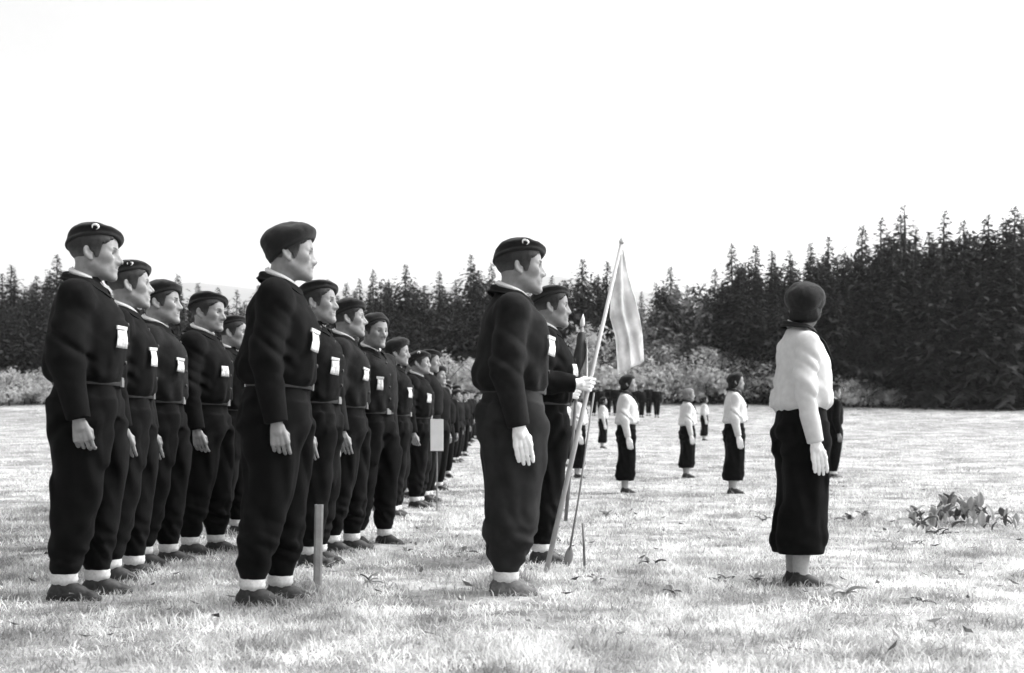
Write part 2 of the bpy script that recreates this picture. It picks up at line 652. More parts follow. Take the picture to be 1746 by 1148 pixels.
def hair_mesh(hp, m, style='short', h=0.004):
    fd = Field(ar(-0.15, 0.19, h), ar(-0.14, 0.14, h), ar(1.43, 1.77, h))

    def f(x, y, z):
        a, b, c = head_frame(hp, x, y, z)
        d = head_sdf(a, b, c, hp)
        nz = vnoise(a * 60 + 9, b * 60 + 4, c * 25 + 20) * 0.004
        if style == 'short':
            line = np.interp(a, [-0.2, -0.075, -0.045, -0.030, 0.004, 0.012, 0.030, 0.044, 0.075, 0.2], [-0.078, -0.074, -0.045, -0.010, -0.004, -0.026, -0.012, 0.030, 0.066, 0.075]) + vnoise(a * 45 + 3, b * 45, c * 45) * 0.020 + vnoise(a * 120, b * 120, c * 60) * 0.020
            th = np.interp(c, [-0.07, 0.0, 0.05], [0.0015, 0.006, 0.010])
            return smax(d - th + nz, line - c, 0.006)
        line = np.interp(a, [-0.2, -0.03, 0.01, 0.035, 0.06, 0.2], [-0.105, -0.100, -0.070, 0.0, 0.058, 0.07])
        d = smin(d, ell(a, b, c, (-0.050, 0, -0.06), (0.050, 0.070, 0.062)), 0.03)
        return smax(d - 0.012 + nz * 1.6, line - c, 0.03)
    fd.add(f, (-0.14, -0.13, 1.44), (0.18, 0.13, 1.76), 0)
    return fd.mesh('hair', m)


def beret_mesh(hp, m, band=(0.052, 0.30, 0.20), size=(0.126, 0.116, 0.036), cen=(-0.006, 0.020, 0.082), roll=0.35, pitch=0.12, sag=0.2, seed=0, h=0.0042):
    """band: height at the forehead, slope to the back, slope to the right; the felt bag is an ellipsoid of the given size"""
    fd = Field(ar(-0.19, 0.22, h), ar(-0.20, 0.20, h), ar(1.46, 1.82, h))

    def f(x, y, z):
        a, b, c = head_frame(hp, x, y, z)
        cap = skull(a, b, c, hp) - 0.014
        bl = band[0] + band[1] * (a - 0.07) - band[2] * b
        p, r = pitch, roll
        X0, Y0, Z0 = a - cen[0], b - cen[1], c - cen[2]
        X1, Z1 = cos(p) * X0 + sin(p) * Z0, -sin(p) * X0 + cos(p) * Z0
        Y1, Z2 = cos(r) * Y0 - sin(r) * Z1, sin(r) * Y0 + cos(r) * Z1
        Z2 = Z2 + sag * (Y1 ** 2 + 0.6 * X1 ** 2) / 0.1
        bag = ell(X1, Y1, Z2, (0, 0, 0), size)
        d = smin(cap, bag, 0.025)
        d = smax(d, bl - 0.006 - c - 0.02 * np.clip(-skull(a, b, c, hp) + 0.022, -0.02, 0) / 0.02, 0.012)
        # a rolled headband
        rim = np.sqrt((skull(a, b, c, hp) - 0.011) ** 2 + (0.7 * (c - bl)) ** 2) - 0.0065
        d = smin(d, rim, 0.008)
        n = vnoise(a * 16 + seed, b * 16 + 3, c * 16 + 7) * 0.013 + vnoise(a * 42 + seed, b * 42 + 3, c * 42) * 0.005
        return d + n * np.clip((c - bl) / 0.03, 0.15, 1)
    fd.add(f, (-0.18, -0.19, 1.48), (0.21, 0.19, 1.80), 0)
    return fd.mesh('beret', m), fd


# ------------------------------------------------------------------ hands and arms
def arm(side, kind):
    """shoulder, elbow, wrist and the hand's axes (x thumb side, y palm, z back towards the wrist)"""
    if kind == 'hang':
        S, E, W = (-0.018, side * 0.188, 1.385), (-0.046, side * 0.236, 1.095), (0.016, side * 0.236, 0.815)
        zx = np.array(E) - np.array(W)
        zx /= np.linalg.norm(zx)
        xx = np.array([1.0, 0, 0]) - zx * zx[0]
        xx /= np.linalg.norm(xx)
    elif kind == 'grip':
        S, E, W = (-0.018, side * 0.188, 1.385), (-0.055, side * 0.245, 1.130), (0.188, side * 0.200, 1.118)
        zx = np.array(E) - np.array(W)
        zx /= np.linalg.norm(zx)
        xx = np.array([0.22, 0, 1.0])
        xx = xx - zx * (xx @ zx)
        xx /= np.linalg.norm(xx)
    else:   # 'front': forearm bent across the belt
        S, E, W = (-0.015, side * 0.185, 1.380), (-0.010, side * 0.235, 1.120), (0.150, side * 0.120, 1.090)
        zx = np.array(E) - np.array(W)
        zx /= np.linalg.norm(zx)
        xx = np.array([0.1, 0, 1.0])
        xx = xx - zx * (xx @ zx)
        xx /= np.linalg.norm(xx)
    yx = np.cross(zx, xx) * (-side)
    return S, E, W, (xx, yx, zx)


def hand_prims(W, fr, curl, fat=0.0):
    xx, yx, zx = fr
    W = np.array(W)

    def P(a, b, c):
        return tuple(W + a * xx + b * yx + c * zx)
    out = [(P(0, 0, 0.02), P(0, 0.002, -0.03), 0.026, 0.027)]
    kx = (0.034, 0.0118, -0.0108, -0.032)
    Ls = (0.92, 1.03, 0.97, 0.78)
    for i in range(4):
        out.append((P(kx[i] * 0.55, 0, -0.012), P(kx[i], -0.001, -0.086 + 0.004 * (i == 3) - 0.003 * (i == 1)), 0.0150, 0.0122))
        out.append((P(kx[i] * 0.55, 0.008, -0.02), P(kx[i] * 0.9, 0.008, -0.075), 0.0150, 0.0118))
        p = np.array([kx[i], 0.0, -0.086])
        an = curl * (0.45 + 0.16 * i)
        for L, r0, r1, da in ((0.043, 0.0094, 0.0088, 0.0), (0.027, 0.0088, 0.0082, curl * 0.85), (0.022, 0.0082, 0.0066, curl * 0.6)):
            an += da
            q = p + np.array([-kx[i] * 0.05, sin(an), -cos(an)]) * L * Ls[i]
            out.append((P(*p), P(*q), r0, r1))
            p = q
    bend = 0.4 + curl * 0.45
    out.append((P(0.012, 0.006, -0.018), P(0.037, 0.014, -0.052), 0.0155, 0.0125))
    out.append((P(0.037, 0.014, -0.052), P(0.042 - 0.010 * bend, 0.020 + 0.012 * bend, -0.083), 0.0120, 0.0105))
    out.append((P(0.042 - 0.010 * bend, 0.020 + 0.012 * bend, -0.083), P(0.038 - 0.022 * bend, 0.024 + 0.020 * bend, -0.108), 0.0104, 0.0080))
    return [(a, b, ra + fat, rb + fat) for a, b, ra, rb in out]


def glove_mesh(W, fr, curl, h=0.0032):
    pr = hand_prims(W, fr, curl, 0.0016)
    A = np.array([p[0] for p in pr] + [p[1] for p in pr])
    lo, hi = A.min(0) - 0.05, A.max(0) + 0.05
    fd = Field(ar(lo[0], hi[0], h), ar(lo[1], hi[1], h), ar(lo[2], hi[2], h))
    for a, b, ra, rb in pr:
        fd.cone(a, b, ra, rb, 0.0035)
    zx = np.array(fr[2])
    fd.cone(tuple(np.array(W) + zx * 0.018), tuple(np.array(W) + zx * 0.042), 0.034, 0.038, 0.008)
    fd.displace(lambda x, y, z: vnoise(x * 70 + 5, y * 70, z * 70) * 0.003)
    return fd.mesh('glove', M['glove'])


def body_mesh(hp, pose, curls, woman=False, low=False):
    hx = 0.0052 if not low else 0.009
    if low:
        zs = zcat((-0.01, 0.59, 0.02), (0.59, 0.86, 0.010), (0.86, 1.44, 0.02), (1.44, 1.79, 0.008))
    else:
        zs = zcat((-0.01, 0.59, 0.018), (0.59, 0.86, 0.005), (0.86, 1.02, 0.018), (1.02, 1.16, 0.006), (1.16, 1.44, 0.018), (1.44, 1.79, 0.0042))
    if low:
        fd = Field(ar(-0.20, 0.34, hx), ar(-0.30, 0.30, hx), zs)
    else:
        fd = Field(zcat((-0.20, -0.10, 0.007), (-0.10, 0.04, 0.005), (0.04, 0.15, 0.0034), (0.15, 0.34, 0.006)), zcat((-0.30, -0.10, 0.0055), (-0.10, 0.10, 0.0034), (0.10, 0.306, 0.0055)), zs)
    fd.stack([0.84, 0.92, 1.05, 1.2, 1.33, 1.41, 1.455], [0] * 4 + [-0.01, -0.015, -0.018], [0] * 7, [0.085, 0.095, 0.085, 0.095, 0.09, 0.075, 0.05], [0.13, 0.135, 0.115, 0.13, 0.14, 0.125, 0.07], 0.02)
    for s_, cu in ((-1, curls[0]), (1, curls[1])):
        S, E, W, fr = arm(s_, pose[0] if s_ < 0 else pose[1])
        fd.cone(S, E, 0.045, 0.037, 0.03)
        fd.cone(E, W, 0.037, 0.0265, 0.01)
        for a, b, ra, rb in hand_prims(W, fr, cu):
            fd.cone(a, b, ra, rb, 0.004)
        fd.cone((0, s_ * 0.08, 0.90), (0.008, s_ * 0.08, 0.48), 0.072, 0.05, 0.03)
        fd.cone((0.008, s_ * 0.08, 0.48), (-0.012, s_ * 0.078, 0.27), 0.05, 0.040, 0.02)
    nr = 0.050 if hp.woman else 0.057
    fd.cone((-0.004, 0, 1.56), (-0.024, 0, 1.43), nr, nr + 0.006, 0.03)
    add_head(fd, hp)
    return fd.mesh('person', M['skin'])


# ------------------------------------------------------------------ clothes
def jacket_mesh(pose, m, seed=0, low=False, blouse=False):
    h = 0.0085 if not low else 0.016
    fd = Field(ar(-0.26, 0.34, h), ar(-0.36, 0.36, h), ar(0.75, 1.60, h))
    if blouse:
        fd.stack([1.005, 1.03, 1.09, 1.18, 1.28, 1.36, 1.42, 1.455, 1.485], [0.0, 0, 0.006, 0.012, 0.014, 0, -0.012, -0.02, -0.02], [0] * 9,
                 [0.130, 0.160, 0.172, 0.160, 0.152, 0.128, 0.098, 0.074, 0.062], [0.160, 0.182, 0.188, 0.180, 0.178, 0.172, 0.140, 0.092, 0.066], 0.02, 2.2)
        rs = (0.066, 0.062, 0.046)
    else:
        fd.stack([0.99, 1.02, 1.07, 1.16, 1.28, 1.36, 1.41, 1.455, 1.49], [0, -0.010, -0.016, -0.008, 0.002, -0.008, -0.016, -0.022, -0.022], [0] * 9,
                 [0.142, 0.172, 0.186, 0.178, 0.168, 0.146, 0.118, 0.084, 0.066], [0.166, 0.190, 0.200, 0.200, 0.200, 0.190, 0.158, 0.104, 0.070], 0.02, 2.3)
        rs = (0.080, 0.074, 0.053)
    for s_, kind in ((-1, pose[0]), (1, pose[1])):
        S, E, W, fr = arm(s_, kind)
        fd.cone((-0.018, s_ * 0.065, 1.420), S, 0.050, rs[0] * 0.88, 0.04)
        fd.cone(S, E, rs[0], rs[1], 0.035)
        zx = np.array(fr[2])
        Wc = tuple(np.array(W) + zx * 0.012)
        fd.cone(E, Wc, rs[1], rs[2], 0.012)
        # end the sleeve squarely at the cuff, with room for the wrist
        W0 = np.array(W) + zx * 0.008

        def cf(x, y, z, W0=W0, zx=zx, s_=s_):
            dd = -((x - W0[0]) * zx[0] + (y - W0[1]) * zx[1] + (z - W0[2]) * zx[2])
            return np.where(np.sqrt((x - W0[0]) ** 2 + (y - W0[1]) ** 2 + (z - W0[2]) ** 2) < 0.10, dd, -0.1)
        fd.cut(cf, W0 - 0.11, W0 + 0.11)

    def fold(x, y, z):
        ang = np.arctan2(y, x)
        o = seed * 3.7
        d = (vnoise(x * 9 + o, y * 9 + 2, z * 6 + o) * 0.016 + vnoise(x * 24 + o, y * 24 + 5, z * 17) * 0.007) * (0.3 if blouse else 1.0)
        # gathers over the waistband
        g = np.clip((1.15 - z) / 0.10, 0, 1) * (np.abs(y) < 0.2)
        d += g * 0.006 * np.sin(ang * 9 + 12 * vnoise(x * 6 + o, y * 6, z * 4))
        # drag lines on the sleeves and across the chest
        a = np.clip((np.abs(y) - 0.165) / 0.03, 0, 1)
        u, v = z * 0.8 + x * 0.6, -z * 0.6 + x * 0.8
        d += a * 0.030 * (0.22 - np.abs(vnoise(u * 17 + o, y * 4, v * 2.6 + 3) * 1.6)) * np.clip(0.35 + np.abs(z - 1.13) * -3 + 0.75, 0.3, 1)
        d += (1 - a) * 0.022 * (0.22 - np.abs(vnoise(v * 13 + o, y * 4 + 4, u * 4 + 3) * 1.6))
        if blouse:
            d = d * 1.35
        return d * np.clip((z - 0.995) / 0.035 + (np.abs(y) > 0.195) * 1.0, 0.05, 1)
    if not low:
        fd.displace(fold)
    return fd.mesh('blouse' if blouse else 'jacket', m), fd


def trousers_mesh(m, seed=0, low=False, stance=0.0, wide=False, step=0.0, bag=0.15):
    h = 0.0085 if not low else 0.016
    fd = Field(ar(-0.24, 0.26, h), ar(-0.28, 0.28, h), ar(0.09, 1.06, h))
    fd.stack([0.84, 0.90, 0.97, 1.02, 1.045], [-0.012, -0.012, -0.006, 0, 0], [0] * 5, [(0.140 if wide else 0.158), (0.142 if wide else 0.160), (0.136 if wide else 0.148), 0.132 if wide else 0.138, 0.128 if wide else 0.134], [0.178, 0.184, 0.176, 0.164, 0.158], 0.02, 2.2)
    for s_ in (-1, 1):
        st = step * s_
        if wide:
            zz = [0.185, 0.21, 0.35, 0.5, 0.7, 0.86, 0.92]
            fd.stack(zz, [-0.02 + st, -0.02 + st, -0.012 + st * 0.8, 0 + st * .6, 0 + st * .3, -0.01, -0.01], [s_ * 0.072] * 2 + [s_ * 0.074, s_ * 0.078, s_ * 0.082, s_ * 0.080, s_ * 0.075],
                     [0.128, 0.130, 0.126, 0.124, 0.130, 0.136, 0.13], [0.088, 0.090, 0.088, 0.088, 0.094, 0.098, 0.09], 0.035, 2.2)
        else:
            y0 = 0.075 + stance
            zz = [0.112, 0.132, 0.175, 0.25, 0.42, 0.58, 0.74, 0.86, 0.92]
            fd.stack(zz, [-0.02 + st, -0.02 + st, -0.018 + st, -0.010 + st * .9, 0.004 + st * .7, 0.008 + st * .4, 0 + st * .2, -0.012, -0.012],
                     [s_ * (y0 + 0.0 * i) for i in range(5)] + [s_ * (0.078 + stance * 0.7), s_ * (0.084 + stance * 0.4), s_ * 0.082, s_ * 0.075],
                     [0.056, 0.063, 0.071 + 0.020 * bag, 0.080 + 0.035 * bag, 0.098 + 0.028 * bag, 0.118 + 0.018 * bag, 0.144 + 0.010 * bag, 0.166, 0.15], [0.052, 0.058, 0.066 + 0.016 * bag, 0.074 + 0.024 * bag, 0.086 + 0.016 * bag, 0.096 + 0.008 * bag, 0.104, 0.100, 0.09], 0.03, 2.1)

    def fold(x, y, z):
        o = seed * 5.1
        sgn = np.where(y > 0, 1.0, -1.0)
        q = vnoise(x * 6 + o, y * 6 + 9, z * 4 + o)
        d = q * 0.020 + vnoise(x * 17 + o, y * 17, z * 11 + 3) * 0.008
        low_ = np.clip((0.46 - z) / 0.2, 0, 1) * (0.35 if wide else 1.0)
        d += low_ * (0.0045 * np.sin(z * 62 + x * 22 + 14 * q + sgn) + 0.026 * (0.2 - np.abs(1.5 * vnoise(x * 5 + o, y * 5, z * 17 + x * 6 + 3))))
        d += 0.020 * (0.2 - np.abs(1.5 * vnoise(x * 13 + z * 3 + o, y * 11, z * 3.2 + 5)))
        d += np.clip(1 - np.abs(z - 0.80) / 0.16, 0, 1) * 0.007 * np.sin(z * 38 - x * 42 + 7 * q)
        d += np.clip(1 - np.abs(z - 0.60) / 0.3, 0, 1) * 0.006 * np.sin(x * 60 + 6 * q + z * 8 + o)
        return d * np.clip((z - (0.18 if wide else 0.115)) / 0.06, 0.03, 1) * np.clip((1.05 - z) / 0.08, 0.1, 1)
    if not low:
        fd.displace(fold)
    return fd.mesh('trousers', m)


def sock_mesh(m, hi=0.185, r=0.047, low=False):
    n = 20 if not low else 8
    P = []
    prof = [(0.062, 0.040), (0.072, r + 0.004), (0.086, r + 0.009), (0.097, r + 0.006), (0.106, r + 0.008), (0.114, r + 0.003), (0.124, r - 0.006), (hi, r - 0.008)]
    if hi > 0.2:
        prof = [(0.07, 0.040), (0.10, 0.041), (0.15, 0.043), (0.21, 0.048), (hi, 0.055)]
    for z, q in prof:
        P.append([(-0.022 + q * cos(2 * pi * k / n) * 1.12, q * sin(2 * pi * k / n), z + 0.004 * sin(k * 1.9)) for k in range(n)])
    return MB().grid(P, True).mesh('sock', m)


def shoe_mesh(m, low=False):
    h = 0.007 if not low else 0.014
    fd = Field(ar(-0.13, 0.22, h), ar(-0.08, 0.08, h), ar(-0.03, 0.16, h))
    fd.cone((-0.062, 0, 0.034), (0.03, 0, 0.040), 0.036, 0.040, 0.01)
    fd.cone((0.03, 0, 0.034), (0.122, 0, 0.020), 0.039, 0.032, 0.03)
    for q in range(4):
        fd.cone((0.012 + 0.014 * q, -0.022, 0.088 - 0.010 * q), (0.012 + 0.014 * q, 0.022, 0.088 - 0.010 * q), 0.004, 0.004, 0.003)
    fd.cone((-0.04, 0, 0.05), (-0.026, 0, 0.125), 0.036, 0.041, 0.03)
    fd.cone((-0.02, 0, 0.08), (0.06, 0, 0.045), 0.032, 0.030, 0.03)
    fd.cut(lambda x, y, z: 0.004 - z + 0 * x + 0 * y, (-0.2, -0.1, -0.05), (0.3, 0.1, 0.2), 0.006)
    # heel and welt
    def sole(x, y, z):
        wd = np.interp(x, [-0.10, -0.06, 0.0, 0.09, 0.165], [0.026, 0.036, 0.032, 0.045, 0.02])
        d = np.maximum(np.abs(y) - wd, np.abs(x - 0.033) - 0.134)
        return np.maximum(d, np.abs(z - 0.012) - 0.012)
    fd.add(sole, (-0.11, -0.06, 0), (0.18, 0.06, 0.03), 0.004)
    if not low:
        fd.displace(lambda x, y, z: vnoise(x * 60, y * 60, z * 60 + 3) * 0.004)
    return fd.mesh('shoe', m)


def ring_strip(prof_in, prof_out, a0, a1, n, th, name, m, tip=0.0):
    """a collar: a strip swept round the neck between two profile functions of the angle (0 = front)"""
    P = []
    for t in np.linspace(0, 1, 7):
        row = []
        for k in range(n + 1):
            an = a0 + (a1 - a0) * k / n
            p, q = np.array(prof_in(an)), np.array(prof_out(an))
            pt = p * (1 - t) + q * t
            pt = pt + np.array([cos(an), sin(an), 0.8]) * 0.012 * sin(pi * min(1, t * 1.4)) * (t < 0.72)
            row.append(pt)
        P.append(row)
    return shell_grid(P, th).mesh(name, m)


def collar_meshes(jm):
    def pin(an):
        f = abs(((an + pi) % (2 * pi)) - pi) / pi          # 0 front, 1 back
        r = 0.068 + 0.002 * f
        return (-0.014 + r * cos(an), r * 0.98 * sin(an), 1.450 + 0.076 * f)

    def pout(an):
        f = abs(((an + pi) % (2 * pi)) - pi) / pi
        r = 0.104 + 0.030 * (1 - abs(f - 0.45) / 0.55) + 0.030 * max(0, 1 - f * 4)
        return (-0.022 + r * cos(an), r * 1.04 * sin(an), 1.458 + 0.038 * f - 0.070 * max(0, 1 - f * 2.4) - 0.014 * (1 - abs(f - 0.5) * 2))

    def sin_(an):
        f = abs(((an + pi) % (2 * pi)) - pi) / pi
        r = 0.067
        return (-0.013 + r * cos(an), r * 0.97 * sin(an), 1.446 + 0.074 * f)

    def sout(an):
        f = abs(((an + pi) % (2 * pi)) - pi) / pi
        r = 0.062 + 0.003 * f
        return (-0.011 + r * cos(an), r * 0.96 * sin(an), 1.474 + 0.079 * f)
    c = ring_strip(pin, pout, radians(14), radians(346), 40, 0.006, 'collar', jm)
    s_ = ring_strip(sin_, sout, radians(6), radians(354), 36, 0.004, 'shirt_collar', M['shirt'])
    return c, s_


def belt_mesh():
    P = []
    for z, k in ((1.000, 1.0), (1.008, 1.02), (1.030, 1.03), (1.040, 1.0)):
        P.append([((0.150 * k + 0.003) * cos(2 * pi * i / 48) - 0.002, 0.174 * k * sin(2 * pi * i / 48), z - 0.012) for i in range(48)])
    b = MB().grid(P, True)
    return b.mesh('belt', M['belt'])


def box_mesh(name, sx, sy, sz, m, bev=0.2):
    mb = MB()
    n = 3
    P = []
    x, y, z = sx / 2, sy / 2, sz / 2
    e = bev * min(x, y, z)
    mb.v = []
    for zz, k in ((-z, 1), (-z + e, 0), (z - e, 0), (z, 1)):
        o = e * k
        mb.v += [(-x + o, -y + o, zz), (x - o, -y + o, zz), (x - o, y - o, zz), (-x + o, y - o, zz)]
    mb.f = [(3, 2, 1, 0), (12, 13, 14, 15)]
    for i in range(3):
        for j in range(4):
            a, b = i * 4 + j, i * 4 + (j + 1) % 4
            mb.f.append((a, b, b + 4, a + 4))
    return mb.mesh(name, m, False)


def tag_mesh():
    """hanging cloth tag, slightly curled, in the local XZ plane (x width, z down from 0)"""
    P = []
    for i in range(7):
        t = i / 6
        P.append([((-0.5 + j / 4) * (0.046 + 0.010 * t), -0.006 * sin(t * 3) - 0.003 * (j / 4 - .5) ** 2 * 4, -0.082 * t) for j in range(5)])
    return shell_grid(P, 0.002).mesh('chest_tag', M['paper'])


def badge_mesh():
    """crescent-and-star shaped tin badge, flat in XZ"""
    mb = MB()
    n = 18
    P = [[], []]
    for k in range(n + 1):
        an = radians(-60 + 300 * k / n)
        t = sin(pi * k / n)
        P[0].append((0.022 * cos(an), 0, 0.020 * sin(an)))
        r = 0.022 - 0.017 * t
        P[1].append((r * cos(an) * 1.0, -0.002, r * sin(an)))
    return shell_grid(P, 0.004).mesh('beret_badge', M['tin'])


def eye_mesh():
    P = []
    for i in range(7):
        th = pi * i / 6
        P.append([(0.0118 * cos(th), 0.0118 * sin(th) * cos(2 * pi * k / 12), 0.0118 * sin(th) * sin(2 * pi * k / 12)) for k in range(12)])
    return MB().grid(P, True).mesh('eye', M['eye'])


def brow_mesh(hp):
    mb = MB()
    pts = []
    for t in np.linspace(0, 1, 6):
        a, b = 0.0935 - 0.0135 * t ** 1.7, 0.009 + 0.038 * t
        pts.append((a, b, 0.0185 + 0.004 * sin(t * 2.6)))
    mb.tube(pts, [0.003, 0.005, 0.0055, 0.005, 0.004, 0.0015], 6)
    return mb.mesh('eyebrow', M['hair'])


EYE = eye_mesh()
TAG = tag_mesh()
CLASP = box_mesh('clasp', 0.056, 0.008, 0.017, M['tin'])
BADGE = badge_mesh()
BUTTON = MB().tube([(0, 0, -0.004), (0, 0, 0.002), (0, 0, 0.005)], [0.010, 0.010, 0.006], 10).mesh('button', M['belt'])
BUCKLE = box_mesh('buckle', 0.008, 0.05, 0.044, M['buckle'])
BELT = belt_mesh()
SOCK, SOCK_LOW = sock_mesh(M['sock']), sock_mesh(M['sock'], low=True)
STOCK = sock_mesh(M['stocking'], 0.24)
SHOE, SHOE_DUSTY, SHOE_LOW = shoe_mesh(M['boot']), shoe_mesh(M['boot_dusty']), shoe_mesh(M['boot'], True)
COLLAR, SHIRT = collar_meshes(M['collar'])


def head_to_body(hp, p):
    a, b, c = p
    co, si = cos(hp.pitch), sin(hp.pitch)
    a, c = co * a - si * c, si * a + co * c
    co, si = cos(hp.yaw), sin(hp.yaw)
    return (HC[0] + HS * (co * a - si * b), HC[1] + HS * (si * a + co * b), HC[2] + HS * c)


def surf(fd, o, d):
    """first point of a field's surface coming inwards along -d from outside"""
    o, d = np.array(o, float), np.array(d, float)
    d /= np.linalg.norm(d)
    for t in np.arange(0.30, 0, -0.003):
        p = o + d * t
        i = [int(np.argmin(np.abs(a - v))) for a, v in zip((fd.x, fd.y, fd.z), p)]
        if fd.F[tuple(i)] < 0:
            return p
    return o


def aim(nrm, tilt=0.0):
    """rotation for a flat piece in its local XZ plane whose -Y looks along nrm"""
    return math.atan2(nrm[1], nrm[0]) + pi / 2


# ------------------------------------------------------------------ people: kits of shared meshes
HPS = [HP(1.0, 1.0, 0.9, 1.0, 1.0, 1.0, 0.03, -0.03), HP(0.72, 1.10, 1.0, 1.05, 1.05, 0.96, 0.05, 0.03), HP(0.85, 0.95, 1.1, 0.92, 0.96, 1.04, 0.02, 0.02), HP(1.1, 1.0, 0.8, 1.15, 0.98, 1.05, 0.16, 0.06), HP(1.0, 1.06, 1.3, 1.2, 1.0, 1.0, -0.22, -0.07)]
HANG, CARRY = ('hang', 'hang'), ('grip', 'hang')
BODIES = [body_mesh(hp, HANG, ((0.9, 0.6), (0.85, 0.6), (0.25, 0.3), (0.6, 0.5), (0.7, 0.5))[i]) for i, hp in enumerate(HPS)]
HAIRS = [hair_mesh(hp, M['hair']) for hp in HPS]
BROWS = brow_mesh(HPS[0])
B_FLOP = dict(band=(0.064, 0.22, 0.34), size=(0.122, 0.118, 0.030), cen=(-0.004, 0.030, 0.080), roll=0.52, pitch=0.10, sag=0.22)
B_BAG = dict(band=(0.056, 0.62, 0.10), size=(0.128, 0.106, 0.062), cen=(-0.012, 0.006, 0.070), roll=0.10, pitch=0.26, sag=0.05)
B_MID = dict(band=(0.058, 0.40, 0.26), size=(0.124, 0.112, 0.042), cen=(-0.010, 0.018, 0.078), roll=0.34, pitch=0.18, sag=0.16)
B_BACK = dict(band=(0.074, 0.75, 0.12), size=(0.112, 0.106, 0.052), cen=(-0.030, 0.006, 0.066), roll=0.15, pitch=0.42, sag=0.08)
BER = [beret_mesh(HPS[0], M['beret'], seed=1, **B_FLOP), beret_mesh(HPS[1], M['beret'], seed=5, **B_BAG), beret_mesh(HPS[2], M['beret'], seed=9, **B_MID), beret_mesh(HPS[3], M['beret'], seed=13, **B_FLOP), beret_mesh(HPS[4], M['beret'], seed=17, **B_BACK)]
JK = [jacket_mesh(HANG, M['jacket'], 0), jacket_mesh(HANG, M['jacket'], 3), jacket_mesh(HANG, M['jacket_soft'], 7)]
TR = [trousers_mesh(M['trousers'], 0, bag=0.3), trousers_mesh(M['trousers'], 2, stance=0.03, step=0.05), trousers_mesh(M['trousers_soft'], 4, stance=-0.012, bag=1.0), trousers_mesh(M['trousers'], 9, stance=0.025, step=0.055, bag=0.35)]
GLOVES = {}
for s_ in (-1, 1):
    S, E, W, fr = arm(s_, 'hang')
    GLOVES['hang', s_] = glove_mesh(W, fr, 0.22 if s_ < 0 else 0.3)
# flag bearer
BODY_CARRY = body_mesh(HPS[2], CARRY, (1.25, 0.4))
JK_CARRY = jacket_mesh(CARRY, M['jacket'], 5)
S, E, W, fr = arm(-1, 'grip')
GLOVES['grip', -1] = glove_mesh(W, fr, 1.25)
GRIP = np.array(W) - 0.088 * fr[2] + 0.030 * fr[1]
# low-detail men for the tail of the column
LOW = dict(body=[body_mesh(HPS[0], HANG, (0.5, 0.5), low=True), body_mesh(HPS[3], HANG, (0.5, 0.5), low=True)],
           jacket=jacket_mesh(HANG, M['jacket'], 0, True)[0], trousers=trousers_mesh(M['trousers'], 0, True),
           beret=[beret_mesh(HPS[0], M['beret'], seed=1, h=0.009, **B_FLOP)[0], beret_mesh(HPS[1], M['beret'], seed=5, h=0.009, **B_BAG)[0]],
           hair=hair_mesh(HPS[0], M['hair'], h=0.009))
# women
HW = HP(0.85, 0.9, 0.9, 0.8, 0.97, 0.95, woman=True)
HWA = HP(0.85, 0.9, 0.9, 0.8, 0.97, 0.95, yaw=1.15, woman=True)
W_BODY = body_mesh(HW, HANG, (0.45, 0.4))
W_BODY_AWAY = body_mesh(HWA, HANG, (0.50, 0.5))
W_BLOUSE, W_BLOUSE_AWAY = jacket_mesh(HANG, M['blouse'], 2, blouse=True), jacket_mesh(HANG, M['blouse'], 4, blouse=True)
W_TR = trousers_mesh(M['trousers'], 6, wide=True)
W_HAIR, W_HAIR_AWAY = hair_mesh(HW, M['hair_long'], 'long'), hair_mesh(HWA, M['hair_long'], 'long')
W_FAIR = hair_mesh(HW, M['hair_fair'], 'long')
W_BERET, W_BERET_AWAY = beret_mesh(HW, M['beret'], seed=21, **B_BACK)[0], beret_mesh(HWA, M['beret'], seed=25, band=(0.040, 0.70, 0.0), size=(0.126, 0.112, 0.092), cen=(-0.024, 0, 0.036), roll=0.0, pitch=0.25, sag=0.0)[0]


def scarf_mesh():
    def pin(an):
        f = abs(((an + pi) % (2 * pi)) - pi) / pi
        r = 0.066
        return (-0.016 + r * cos(an), r * sin(an), 1.468 + 0.062 * f)

    def pout(an):
        f = abs(((an + pi) % (2 * pi)) - pi) / pi
        r = 0.098 + 0.034 * (1 - abs(f - 0.4) / 0.6)
        return (-0.018 + r * cos(an), r * sin(an), 1.462 + 0.040 * f - 0.055 * max(0, 1 - f * 2.2))
    m = ring_strip(pin, pout, radians(2), radians(358), 40, 0.008, 'neckerchief', M['scarf'])
    return m


def scarf_tail_mesh():
    P = []
    for i in range(9):
        t = i / 8
        P.append([(0.104 + 0.078 * t ** 0.6 + 0.008 * sin(j * 2), (-0.5 + j / 4) * (0.036 + 0.06 * t) - 0.012, 1.432 - 0.19 * t) for j in range(5)])
    return shell_grid(P, 0.005).mesh('neckerchief_tail', M['scarf'])


SCARF, SCARF_TAIL = scarf_mesh(), scarf_tail_mesh()
MAN_H, WOMAN_H = 1.775, 1.775


def feet(root, shoe, sock, y0=0.075, step=0.0, toe=0.12):
    for s_ in (-1, 1):
        obj('sock', sock, root, (step * s_, s_ * y0, 0))
        sh = obj('shoe', shoe, root, (step * s_ - 0.006, s_ * (y0 + 0.004), -0.012), (0, 0, s_ * toe))
        sh.scale = (0.92, 0.92, 0.92)


